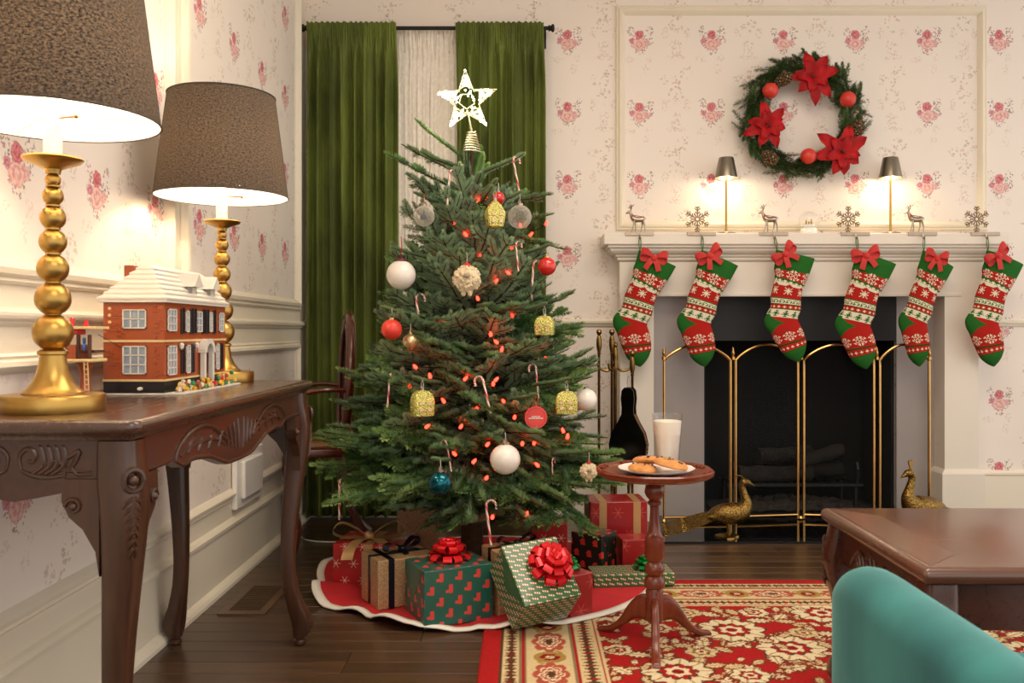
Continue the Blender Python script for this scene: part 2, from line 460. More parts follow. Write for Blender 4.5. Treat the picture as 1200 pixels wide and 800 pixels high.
# wall plates on the left wall
t1 = thing('wall_cover_plate', 'white raised rectangular cover plate on the panelled wall beneath the table', 'wall plate', (XL+.004, 3.33, .35))
MB().rbox(0, .02, -.16, .16, -.10, .10, .004).build('backing', M['white'], t1)
MB().rbox(.018, .034, -.115, .115, -.07, .07, .006).build('cover', M['white'], t1)
t2 = thing('wall_outlet', 'white wall outlet with a black plug in the low panel near the curtain', 'outlet', (XL+.004, 3.93, .33))
MB().rbox(0, .02, -.10, .10, -.085, .085, .004).build('backing', M['white'], t2)
MB().rbox(.018, .026, -.045, .045, -.06, .06, .003).build('face_plate', M['white'], t2)
b = MB().rbox(.024, .055, -.03, .02, -.02, .025, .004); b.tube([(.05, -.005, .0), (.066, -.005, -.004), (.078, -.005, .002)], .007)
b.build('plug', M['black'], t2)
tag(MB().tube(spline([(XL+.05, 3.92, .305), (XL+.06, 3.90, .15), (XL+.07, 3.87, .01), (XL+.16, 3.75, .004), (-.70, 3.72, .004), (-.62, 3.62, .004), (-.55, 3.60, .004)], 40), .0028, 6).build('power_cord', M['white'], smooth=True), 'thin white power cord running from the outlet across the floor', 'cord')

# floor vent
v = thing('floor_vent', 'dark brown slotted wooden air vent let into the floorboards', 'vent', (-.882, 2.95, 0))
b = MB()
for x0, x1, y0, y1 in ((-.075, -.05, -.17, .17), (.05, .075, -.17, .17), (-.05, .05, -.17, -.14), (-.05, .05, .14, .17)): b.box(x0, x1, y0, y1, 0, .005)
b.build('frame', M['floor_wood'], v)
MB().box(-.05, .05, -.14, .14, 0, .0012).build('duct', M['black'], v)
sl = MB().box(-.05, .05, -.0030, .0030, 0, .0045).mesh('slat'); sl.materials.append(M['floor_wood'])
for k in range(17):
    o = link('slat', sl, v); o.location = (0, -.131+k*.0164, 0)

# ------------------------------------------------------------------ curtains
YR = YB-.085
rod = thing('curtain_rod', 'dark bronze curtain rod with round finials above the window', 'curtain rod', (0, 0, 0))
zr = at(0, 33, YR).z; xr0, xr1 = at(353, 33, YR).x, at(650, 33, YR).x
MB().tube([(xr0+.02, YR, zr), (xr1-.02, YR, zr)], .009, 12).build('pole', M['black'], rod, True)
for s, x in ((1, xr0), (-1, xr1)):
    MB().lathe([(.004, 0), (.017, .003), (.019, .012), (.012, .017), (.012, .022), (.016, .026), (.012, .03)], 14, M=T(x, YR, zr) @ RY(PI/2*s)).build('finial', M['black'], rod, True)
for x in (xr0+.035, xr1-.05):
    MB().box(x-.006, x+.006, YR, YB, zr-.012, zr-.004).box(x-.012, x+.012, YB-.006, YB, zr-.07, zr+.02).build('bracket', M['black'], rod)
def curtain(name, x0, x1, ztop, zbot, mat, amp, nf, seed, label, yoff=0, pocket=.05):
    r = random.Random(seed); W = 150; Hn = 60
    ph = [r.uniform(0, 6.28) for _ in range(6)]
    vs = []; fs = []
    for i in range(Hn+1):
        z = ztop+(zbot-ztop)*i/Hn
        d = (ztop-z)
        for j in range(W+1):
            f = j/W
            g = f + .012*math.sin(ph[0]+f*9+d*.6) + .008*math.sin(ph[1]+f*23)
            a = nf*2*PI*g + .5*math.sin(ph[2]+d*1.1+f*4)
            w = math.sin(a)+.35*math.sin(2.3*a+ph[3]+d*.7)+.2*math.sin(.47*a+ph[4])
            k = amp*(.4+.6*min(1, d/.35))
            top = 0
            hd = max(0.0, min(1.0, (.13-d)/.08))       # gathered heading carried in front of the rod
            if hd > 0:
                w2 = math.sin(nf*5.3*PI*g*2.2+ph[5])
                w = w*(1-hd)+w2*hd; k = k*(1-hd)+.0035*hd; top = .0165*hd
            x = x0+(x1-x0)*f + .012*math.cos(a)*min(1, d/.3)
            zz = z+(.004*math.sin(a*2.1) if i == 0 else 0)
            vs.append((x, YR+yoff-k*w-top, zz))
    n = W+1
    for i in range(Hn):
        for j in range(W): fs.append((i*n+j, i*n+j+1, (i+1)*n+j+1, (i+1)*n+j))
    mb = MB(); mb.add(vs, fs); o = mb.build(name, mat, None, True, ang=80)
    so = o.modifiers.new('thickness', 'SOLIDIFY'); so.thickness = .004
    return tag(o, label, 'curtain', None)
curtain('velvet_curtain', at(360, 0, YR).x, at(464, 0, YR).x, zr+.022, .02, M['greenvelvet'], .028, 8, 2, 'green velvet curtain panel hanging nearest the side wall')
curtain('velvet_curtain', at(534, 0, YR).x, at(637, 0, YR).x, zr+.022, .02, M['greenvelvet'], .028, 8, 5, 'green velvet curtain panel behind the lit star')
curtain('sheer_curtain', at(455, 0, YR).x, at(545, 0, YR).x, zr+.016, .02, M['sheer'], .005, 17, 8, 'white lace sheer curtain between the two green curtains', yoff=.062)

# ------------------------------------------------------------------ fireplace
YP = 4.143; YS = 4.068
fp = thing('fireplace_mantel', 'cream painted wooden fireplace mantel with moulded shelf and square columns', 'mantel', (1.30, YB, 0))
def FM(): return MB()
ox, oy = 1.30, YB
def loc(mb): mb.v = [(x-ox, y-oy, z) for x, y, z in mb.v]; return mb
SX0, SX1 = .374, 2.236
loc(MB().rbox(SX0, SX1, YS, YB, 1.287, 1.340, .004)).build('shelf', M['mantel'], fp)
# stepped cornice under the shelf: mitred on three sides
PC = [(1.287, .060), (1.277, .060), (1.272, .050), (1.262, .046), (1.252, .036), (1.246, .022), (1.238, .020), (1.232, .012), (1.222, .010), (1.214, .0)]
x0, x1 = .455, 2.150
rings = []
for z, o in PC:
    rings.append([(x0-o, YB, z), (x0-o, YP-.002-o, z), (x1+o, YP-.002-o, z), (x1+o, YB, z)])
loc(MB().loft(rings, closed=True, caps=True)).build('cornice', M['mantel'], fp)
loc(MB().box(x0, x1, YP, YB, 1.065, 1.216)).build('frieze', M['mantel'], fp)
loc(MB().rbox(x0+.10, x1-.10, YP-.006, YP+.02, 1.052, 1.070, .003)).build('bead', M['mantel'], fp)
for px0, px1 in ((.457, .614), (1.972, 2.131)):
    loc(MB().box(px0, px1, YP, YB, .0, 1.066)).build('column', M['mantel'], fp)
    b = MB().box(px0-.02, px1+.02, YP-.02, YB, 0, .222)
    b.loft([[(px0-o, YB, z), (px0-o, YP-o, z), (px1+o, YP-o, z), (px1+o, YB, z)] for z, o in ((.222, .02), (.226, .02), (.236, .014), (.243, .004), (.247, 0))])
    loc(b).build('plinth', M['mantel'], fp)
for a_, b_ in ((.614, FX0), (FX1, 1.972)): loc(MB().box(a_, b_, YB-.006, YB+.01, 0, 1.066)).build('surround_slab', M['slab'], fp)

fb = thing('firebox', 'black iron firebox with hood set in the fireplace opening', 'fireplace', ((FX0+FX1)/2, YB, 0))
w = (FX1-FX0)/2
b = MB(); b.box(-w, -w+.015, .022, .42, 0, FZ).box(w-.015, w, .022, .42, 0, FZ).box(-w, w, .40, .42, 0, FZ).box(-w, w, .022, .42, FZ-.015, FZ).box(-w, w, .0, .42, -.02, .012)
b.build('lining', M['soot'], fb)
b = MB(); b.loft([[(-w, -.004, FZ), (w, -.004, FZ), (w, .02, FZ), (-w, .02, FZ)], [(-w, -.004, .845), (w, -.004, .845), (w, .02, .845), (-w, .02, .845)]])
b.build('hood', M['black'], fb)
b = MB()
for k in range(9): b.tube([(-.3+k*.075, .08, .14), (-.3+k*.075, .30, .14)], .008, 6)
b.tube([(-.33, .08, .14), (.33, .08, .14)], .01, 6).tube([(-.33, .30, .14), (.33, .30, .14)], .01, 6)
for x in (-.3, .3):
    for yy in (.09, .29): b.tube([(x, yy, .012), (x, yy, .14)], .009, 6)
    b.tube([(x, .08, .14), (x, .06, .22), (x, .075, .25)], .009, 6)
b.build('grate', M['black'], fb)
M['char'] = plain('charred_log', '#18130f', .95, var=.6, vscale=18, bump=.9, bscale=40)
M['ash'] = plain('grey_ash', '#2b2520', 1.0, var=.5, vscale=50, bump=1.0, bscale=90)
rr = random.Random(4)
for (x0, y0, z0, x1, y1, z1, r0) in ((-.27, .12, .19, .1, .16, .185, .042), (-.1, .25, .19, .28, .22, .195, .045), (-.16, .16, .265, .12, .22, .275, .04), (.02, .13, .24, .26, .17, .30, .035)):
    pts = [Vector((x0, y0, z0)).lerp(Vector((x1, y1, z1)), k/7)+Vector((0, 0, rr.uniform(-.006, .006))) for k in range(8)]
    MB().tube(pts, [r0*rr.uniform(.85, 1.1) for _ in pts], 10).build('log', M['char'], fb, True)
vs = []; fs = []
for i in range(13):
    for j in range(37):
        x = -.40+j*.8/36; yy = .03+i*.33/12
        z = .012+.07*max(0, 1-(x/.42)**2)*math.sin(PI*min(1, (i+1)/13))*rr.uniform(.45, 1)
        vs.append((x, yy, z))
for i in range(12):
    for j in range(36): fs.append((i*37+j, i*37+j+1, (i+1)*37+j+1, (i+1)*37+j))
o = MB().add(vs, fs).build('ash_bed', M['ash'], fb)

o = struct(MB().rbox(.52, 2.08, 3.72, YB, -.01, .008, .002).build('trim_14', M['granite'])); o['label'] = 'polished black granite hearth slab'

# fire screen
sc = thing('fire_screen', 'folding brass fire screen with four arched dark mesh panels', 'fire screen', (0, 0, 0))
t = NT('fine_screen_mesh')
tr = t.n('ShaderNodeBsdfTransparent'); mx = t.n('ShaderNodeMixShader'); mx.inputs[0].default_value = .10
t.par(Base_Color=C('#060505'), Roughness=.6); t.set(mx.inputs[1], tr.outputs[0]); t.set(mx.inputs[2], t.p.outputs[0]); t.set(t.out.inputs[0], mx.outputs[0]); M['mesh'] = t.m
edges = [(778, 4.10, 856, 4.12), (862, 4.12, 935, 4.165), (942, 4.165, 1024, 4.12), (1031, 4.12, 1089, 4.10)]
for (ua, ya, ub, yb) in edges:
    A = at(ua, 0, ya); B = at(ub, 0, yb); A.z = B.z = 0
    n = (B-A).cross(Vector((0, 0, 1))).normalized()
    zs, zt = .755, .828
    p = [(A.x, A.y, .012), (A.x, A.y, zs)]
    arc = [(A.x+(B.x-A.x)*k/16, A.y+(B.y-A.y)*k/16, zs+(zt-zs)*math.sin(PI*k/16)**.8) for k in range(17)]
    pn = thing('screen_panel', '', '', (0, 0, 0)); del pn['label']; del pn['category']; pn.parent = sc
    b = MB(); b.tube(p, .0065, 8); b.tube([(B.x, B.y, .012), (B.x, B.y, zs)], .0065, 8)
    b.tube(arc, .0065, 8); b.tube([(A.x, A.y, .03), (B.x, B.y, .03)], .0065, 8)
    b.build('frame', M['screenbrass'], pn, True)
    vs = [(A.x, A.y, .03)]+[tuple(q) for q in arc]+[(B.x, B.y, .03)]
    MB().add(vs, [tuple(range(len(vs)))]).build('mesh_screen', M['mesh'], pn, fixn=False)
for u, yy in ((778, 4.10), (859, 4.12), (938.5, 4.165), (1027.5, 4.12), (1089, 4.10)):
    q = at(u, 0, yy)
    b = MB().lathe([(.004, .752), (.011, .758), (.011, .772), (.006, .776), (.008, .784), (.0095, .792), (.005, .802), (.006, .808), (.001, .818)], 10, M=T(q.x, q.y, 0))
    MB().lathe([(.010, .010), (.012, .014), (.006, .024)], 10, M=T(q.x, q.y, 0)).build('foot', M['screenbrass'], sc, True)
    b.build('finial', M['screenbrass'], sc, True)

# fireplace tools
tl = thing('fireplace_tool_set', 'brass fireplace tool stand with knobbed handles beside the tree', 'fireplace tools', (0, 0, 0))
YT = 3.94
def handle(u, v, name='tool'):
    q = at(u, v, YT); x, z = q.x, q.z
    b = MB().lathe([(.002, z+.013), (.009, z+.010), (.013, z), (.009, z-.010), (.005, z-.014), (.008, z-.018), (.012, z-.035), (.0125, z-.06), (.008, z-.085), (.006, z-.09), (.010, z-.094), (.006, z-.10), (.006, .05)], 12, M=T(x, q.y, 0))
    return b.build(name, M['toolbrass'], tl, True), x, q.y
for (u, v) in ((702, 389), (717, 389), (741, 414)): handle(u, v)
q = at(721, 406, YT)
b = MB().lathe([(.002, q.z+.02), (.010, q.z+.014), (.012, q.z+.006), (.007, q.z-.004), (.011, q.z-.012), (.012, q.z-.05), (.007, q.z-.07), (.012, q.z-.085), (.008, q.z-.1), (.008, .03), (.03, .025), (.085, .018), (.095, .012), (.095, .0)], 16, M=T(q.x, q.y, 0))
b.build('stand', M['toolbrass'], tl, True)
zb = q.z-.085
for u in (700, 741, 712):
    e = at(u, 440, YT); dx = e.x-q.x; yo = -.05 if u == 712 else 0
    MB().tube(spline([(q.x, q.y, zb), (q.x+dx*.4, q.y+yo*.5, zb-.022), (q.x+dx*.85, q.y+yo, zb-.012), (q.x+dx, q.y+yo, zb+.012)], 14), .006, 8).build('hook_arm', M['toolbrass'], tl, True)
# bellows hanging on the tool stand
bl = at(736, 518, YT-.075)
be = thing('bellows', 'black wooden fireplace bellows with studded leather side, hung beside the mantel', 'bellows', (bl.x, bl.y, .0), R(-22))
zc = bl.z
out = []
for k in range(40):
    a = 2*PI*k/40; out.append((.058*math.cos(a), zc-.02+.075*math.sin(a)))
def bell(sx): return [(sx*x, z) for x, z in [(.014, zc+.238), (.026, zc+.225), (.030, zc+.19), (.026, zc+.15), (.028, zc+.12), (.045, zc+.085), (.072, zc+.04), (.084, zc-.01), (.080, zc-.05), (.055, zc-.10), (.014, zc-.14)]]
ol = bell(1)+bell(-1)[::-1]
MB().prism(ol, -.012, 0).build('front_board', M['blackgloss'], be)
MB().prism([(x*.97, z) for x, z in ol], .03, .042).build('back_board', M['blackgloss'], be)
MB().prism([(x*.95, z) for x, z in ol if z < zc+.13], 0, .03).build('leather', M['leather'], be)
MB().lathe([(.012, -.0), (.008, -.06), (.006, -.09)], 10, M=T(0, .012, zc-.135)).build('nozzle', M['toolbrass'], be, True)
MB().tube(spline([(0, .01, zc+.23), (.006, .01, zc+.26), (.0, .01, zc+.29), (-.006, .01, zc+.26), (0, .01, zc+.23)], 14), .0015, 5).build('cord_loop', M['silver'], be)
for k in range(14):
    a = -1.2+k*.2
    MB().sphere((.0835*math.cos(a), .015, zc-.02+.085*math.sin(a)), .003, 6, 4).build('stud', M['brass'], be)
# ------------------------------------------------------------------ rug (woven colours as mesh colours)
def make_rug():
    X0, X1, Y1, Y0 = -.115, 2.25, 3.15, 1.55
    d = .004
    nx = int((X1-X0)/d); ny = int((Y1-Y0)/d)
    gx = X0+(np.arange(nx+1))*(X1-X0)/nx; gy = Y0+np.arange(ny+1)*(Y1-Y0)/ny
    GX, GY = np.meshgrid(gx, gy)
    red = np.array(C('#b01a1a')[:3]); cream = np.array(C('#dcc596')[:3]); gold = np.array(C('#b08a45')[:3]); brown = np.array(C('#5a3a22')[:3]); dkred = np.array(C('#8e1418')[:3]); lt = np.array(C('#ead9b2')[:3])
    col = np.empty(GX.shape+(3,)); col[:] = red
    def put(mask, c, a=1.0): col[mask] = col[mask]*(1-a)+c*a
    rg = np.random.default_rng(5)
    def flower(cx, cy, r, n, ph, kind):
        m = (np.abs(GX-cx) < r*1.4) & (np.abs(GY-cy) < r*1.4)
        x = (GX-cx)[m]; y = (GY-cy)[m]
        rr_ = np.hypot(x, y)/r; th = np.arctan2(y, x)+ph
        edge = .80+.2*np.abs(np.cos(n*th/2))
        q = rr_/edge; sub = col[m]
        sub[q < 1.08] = brown; sub[q < 1.0] = lt if kind else cream
        veins = (np.abs(np.sin(n*th/2)) < .16) & (q < .97) & (q > .5); sub[veins] = gold
        sub[(q < .60)] = brown
        edge2 = .48+.09*np.cos(n*th+1.2); sub[rr_ < edge2] = red if kind else gold
        sub[rr_ < .33+.05*np.cos(6*th)] = lt
        sub[rr_ < .17] = dkred
        col[m] = sub
    def seg(pts, w, c):
        for (x0, y0), (x1, y1) in zip(pts[:-1], pts[1:]):
            m = (GX > min(x0, x1)-w) & (GX < max(x0, x1)+w) & (GY > min(y0, y1)-w) & (GY < max(y0, y1)+w)
            if not m.any(): continue
            x = GX[m]; y = GY[m]; dx, dy = x1-x0, y1-y0; L = dx*dx+dy*dy+1e-12
            tt = np.clip(((x-x0)*dx+(y-y0)*dy)/L, 0, 1)
            dd = np.hypot(x-x0-tt*dx, y-y0-tt*dy)
            s = col[m]; s[dd < w] = c; col[m] = s
    def leaf(cx, cy, l, a, c):
        m = (np.abs(GX-cx) < l) & (np.abs(GY-cy) < l)
        if not m.any(): return
        x = (GX-cx)[m]*math.cos(a)+(GY-cy)[m]*math.sin(a); y = -(GX-cx)[m]*math.sin(a)+(GY-cy)[m]*math.cos(a)
        k = np.abs(y) < .30*l*np.clip(1-(2*x/l)**2, 0, 1)*(.75+.25*np.cos(30*x/l)); k2 = np.abs(y) < .45*l*np.clip(1-(1.8*x/l)**2, 0, 1)
        s = col[m]; s[k2 & ~k] = brown*.6+red*.4; s[k] = c; s[k & (np.abs(y) < .03*l)] = gold; col[m] = s
    # field
    r2 = random.Random(11)
    IX0, IY1 = X0+.30, Y1-.28
    sp = .23; j = 0; yv = IY1-.09
    centers = []
    while yv > Y0:
        xv = IX0+.08+(j % 2)*sp*.5
        while xv < X1-.2:
            centers.append((xv+r2.uniform(-.025, .025), yv+r2.uniform(-.02, .02))); xv += sp
        yv -= .165; j += 1
    for (cx, cy) in centers:
        a = r2.uniform(0, 6.28)
        for k in range(3):
            a0 = a+k*2.1; pts = [(cx+(.02+.13*q)*math.cos(a0+q*1.5), cy+(.02+.13*q)*math.sin(a0+q*1.5)) for q in np.linspace(0, 1, 12)]
            seg(pts, .0065, gold); seg(pts, .0035, cream)
            for q in (4, 7, 10):
                leaf(pts[q][0], pts[q][1], r2.uniform(.05, .07), r2.uniform(0, 3.1), cream)
            e = pts[-1]; leaf(e[0], e[1], .075, a0+2.2, lt)
    for i, (cx, cy) in enumerate(centers):
        big = (i*7 % 3) == 0
        if big: flower(cx, cy, r2.uniform(.085, .10), 10, r2.random(), 1)
        else: flower(cx, cy, r2.uniform(.04, .055), 6, r2.random(), r2.randint(0, 1))
    for k in range(300):
        leaf(r2.uniform(IX0, X1), r2.uniform(Y0, IY1), r2.uniform(.03, .05), r2.uniform(0, 3.1), cream if k % 2 else lt)
    # borders measured from the outer edge
    def border(D, S):
        # D distance from edge, S along
        n = np.sin(S*2*PI/.045)
        put((D < .345) & (D > .055), cream)
        put((D > .055) & (D < .062), brown); 
        put((D > .062) & (D < .108) & (np.abs(n)*.5+np.abs(D-.085)/.03 < .62), brown)
        put((D > .07) & (D < .10) & (np.abs(np.sin(S*2*PI/.09+.8)) < .2), dkred)
        put((D > .108) & (D < .114), brown, .7); put((D > .114) & (D < .122), red); put((D > .122) & (D < .126), brown, .7)
        u = (S % .24)-.12; w = D-.19
        ph_ = np.arctan2(w/.05, u/.085); g = np.hypot(u/.085, w/.05)/(.78+.22*np.abs(np.cos(4*ph_)))
        put((D > .13) & (D < .25) & (g < 1), red, .85); put((D > .13) & (D < .25) & (g < .72) & (np.sin(g*26+np.arctan2(w, u)*5) > 0), lt); put((D > .13) & (D < .25) & (g < .25), brown)
        u2 = ((S+.12) % .24)-.12
        h = np.hypot(u2/.04, w/.045); put((D > .13) & (D < .25) & (h < 1), gold); put((D > .13) & (D < .25) & (h < .6), dkred); put((D > .13) & (D < .25) & (h < .25), lt)
        v1 = np.abs(w-.03*np.sin(S*2*PI/.12)) < .005; put(v1 & (D > .13) & (D < .25) & (g > 1.05), gold)
        put((D > .252) & (D < .258), brown, .7); put((D > .258) & (D < .266), red)
        put((D > .268) & (D < .325) & (np.abs(n)*.5+np.abs(D-.296)/.036 < .62), brown)
        put((D > .28) & (D < .31) & (np.abs(np.sin(S*2*PI/.09)) < .2), red)
        put((D > .325) & (D < .332), red); 
    field = col.copy()
    DL = GX-X0; DB = (Y1-GY)*1.12
    inner = (np.minimum(DL, DB) > .338)
    side = DL < DB
    cl = None
    border(DL, GY); left = col.copy(); col[:] = field
    put(np.ones_like(inner), red); col[:] = field; border(DB, GX); back = col.copy()
    res = np.where(inner[..., None], field, np.where(side[..., None], left, back))
    edge = np.minimum(DL, DB) < .055
    res[edge] = red
    noise = rg.normal(1, .05, res.shape[:2])[..., None]
    res = np.clip(res*noise, 0, 1)
    Z = np.full(GX.shape, .009); Z += rg.uniform(-.0007, .0007, GX.shape)
    Z[0, :] = Z[-1, :] = .002; Z[:, 0] = Z[:, -1] = .002
    V = np.stack([GX, GY, Z], -1).reshape(-1, 3)
    idx = np.arange((nx+1)*(ny+1)).reshape(ny+1, nx+1)
    Q = np.stack([idx[:-1, :-1], idx[:-1, 1:], idx[1:, 1:], idx[1:, :-1]], -1).reshape(-1, 4)
    me = bpy.data.meshes.new('persian_rug')
    me.vertices.add(len(V)); me.vertices.foreach_set('co', V.ravel().astype(np.float32))
    me.loops.add(Q.size); me.loops.foreach_set('vertex_index', Q.ravel().astype(np.int32))
    me.polygons.add(len(Q)); me.polygons.foreach_set('loop_start', np.arange(0, Q.size, 4, dtype=np.int32)); me.polygons.foreach_set('loop_total', np.full(len(Q), 4, dtype=np.int32))
    me.update(calc_edges=True)
    ca = me.color_attributes.new('weave', 'FLOAT_COLOR', 'POINT')
    ca.data.foreach_set('color', np.concatenate([res.reshape(-1, 3), np.ones((len(V), 1))], 1).ravel().astype(np.float32))
    me.polygons.foreach_set('use_smooth', [True]*len(me.polygons))
    t = NT('woven_wool'); at_ = t.n('ShaderNodeAttribute'); at_.attribute_name = 'weave'
    t.base(t.mix(.25, at_.outputs['Color'], t.mix(1.0, at_.outputs['Color'], t.noise(t.coord('Object'), 180, 2, 'Color'), 'MULTIPLY')))
    t.par(Roughness=.95, Specular_IOR_Level=.2); t.bump(t.noise(t.coord('Object'), 500, 2), .3, .002)
    me.materials.append(t.m)
    o = link('persian_rug', me)
    return tag(o, 'red and cream floral oriental rug with a wide patterned border', 'rug')
make_rug()

# ------------------------------------------------------------------ console table
TX0, TX1, TY0, TY1, TZ = -1.02, -.600, 1.385, 2.560, .75
ct = thing('console_table', 'dark carved walnut console table with curved legs under the two lamps', 'table', ((TX0+TX1)/2, (TY0+TY1)/2, 0))
cx, cy = (TX0+TX1)/2, (TY0+TY1)/2
hx, hy = (TX1-TX0)/2, (TY1-TY0)/2
def rrect(hx, hy, r, n=5):
    out = []
    for (sx, sy, a0) in ((1, 1, 0), (-1, 1, 90), (-1, -1, 180), (1, -1, 270)):
        for k in range(n+1):
            a = R(a0+90*k/n); out.append((sx*(hx-r)+r*math.cos(a), sy*(hy-r)+r*math.sin(a)))
    return out
def slab(prof, hx, hy, r, n=5):               # prof = [(inset, z)]
    return [[(x, y, z) for x, y in rrect(hx-i, hy-i, max(r-i, .002), n)] for i, z in prof]
MB().loft(slab([(.026, TZ-.034), (.016, TZ-.032), (.012, TZ-.024), (.004, TZ-.020), (0, TZ-.012), (.002, TZ-.005), (.007, TZ-.001), (.013, TZ), (.018, TZ)], hx, hy, .02)).build('table_top', M['walnut_top'], ct, True, ang=50)
# aprons with a waved lower edge
def apron_prism(L, z1, low, th):              # along x, outline
    n = 48; top = [(L/2, z1), (-L/2, z1)]
    bot = [(-L/2+L*k/n, low(-1+2*k/n)) for k in range(n+1)]
    return MB().prism(top+bot, -th/2, th/2)
def low_long(t):
    a = abs(t)
    if a > .70: return .655
    return .655-.028*math.sin(PI*(.70-a)/.70*.5)**1.0 - (.022 if a < .16 else .022*max(0, 1-(a-.16)/.2)) - .012*math.exp(-((a-.62)/.06)**2)
def low_short(t):
    a = abs(t); return .648-.03*max(0, 1-a/.75)**.6 if a < .75 else .648
zt = TZ-.033
ax = TX1-.038-cx
bm_ = apron_prism(2*hy-.11, zt, low_long, .022); bm_.v = [(ax-y, x, z) for x, y, z in bm_.v]
ap = bm_.build('front_apron', M['walnut'], ct)
bm_ = apron_prism(2*hy-.11, zt, lambda t: .66, .022); bm_.v = [(-ax-y, x, z) for x, y, z in bm_.v]; bm_.build('rear_apron', M['walnut'], ct)
ay = hy-.04
for s in (-1, 1):
    bm_ = apron_prism(2*hx-.11, zt, low_short, .022); bm_.v = [(x, s*ay+y, z) for x, y, z in bm_.v]
    e = bm_.build('end_apron', M['walnut'], ct)
    if s < 0: end_ap = e
# carving: raised strokes on the long apron
def stroke(mb, pts, r, Mx):
    k = spline(pts, max(12, len(pts)*5)); n = len(k)
    rad = [max(.0008, r*(.35+.65*math.sin(PI*(.12+.80*i/(n-1))))) for i in range(n)]
    mb.tube([Mx @ Vector((p[0], 0, p[1])) for p in k], rad, 7, flat=None)
Mlong = T(ax+.0105, 0, 0) @ RZ(PI/2)
cv = MB()
for s in (-1, 1):
    q = lambda L: [(s*a, b) for a, b in L]
    stroke(cv, q([(.37, .655), (.36, .675), (.31, .697), (.24, .705), (.17, .695), (.11, .668), (.06, .652)]), .006, Mlong)
    stroke(cv, q([(.345, .660), (.30, .672), (.22, .676), (.15, .668), (.10, .650)]), .005, Mlong)
    for k in range(4):
        x = .31-k*.055; stroke(cv, q([(x, .661-k*.003), (x-.012, .676), (x-.034, .690-k*.002)]), .0055, Mlong)
    stroke(cv, q([(.25, .69), (.275, .685), (.27, .672), (.255, .675)]), .004, Mlong)
    for k in range(4):
        x = .014+k*.024; stroke(cv, q([(x, .628+k*.006), (x+.003, .66), (x+.006+k*.006, .70-k*.006)]), .0058, Mlong)
    stroke(cv, [(s*(hy-.055)*t_, low_long(t_)+.005) for t_ in np.linspace(.0, .70, 24)], .0050, Mlong)
    stroke(cv, q([(.53, .660), (.47, .660), (.43, .660), (.385, .661)]), .0045, Mlong)
cv.build('carved_leaves', M['walnut'], ct, True)
Mend = T(0, -ay-.0105, 0)
cv = MB()
stroke(cv, [(.125, .668), (.085, .668), (.075, .681), (.06, .683), (.05, .675), (.055, .662)], .0035, Mend)
for s in (-1, 1):
    q = lambda L: [(s*a*.62, b) for a, b in L]
    stroke(cv, q([(.02, .668), (.015, .69), (.035, .703), (.055, .695), (.05, .682), (.036, .684)]), .0045, Mend)
    stroke(cv, q([(.02, .668), (.05, .660), (.09, .657), (.13, .660)]), .0045, Mend)
    for k in range(4): stroke(cv, q([(.045+k*.018, .662), (.075+k*.018, .676), (.072+k*.02, .70-k*.001), (.064+k*.02, .708)]), .0048, Mend)
    stroke(cv, q([(.115, .68), (.15, .692), (.168, .698), (.15, .675), (.12, .668)]), .0048, Mend)
    stroke(cv, q([(.20, .662), (.165, .662), (.15, .672), (.135, .668), (.13, .655)]), .0035, Mend)
cv.build('carved_leaves', M['walnut'], ct, True)
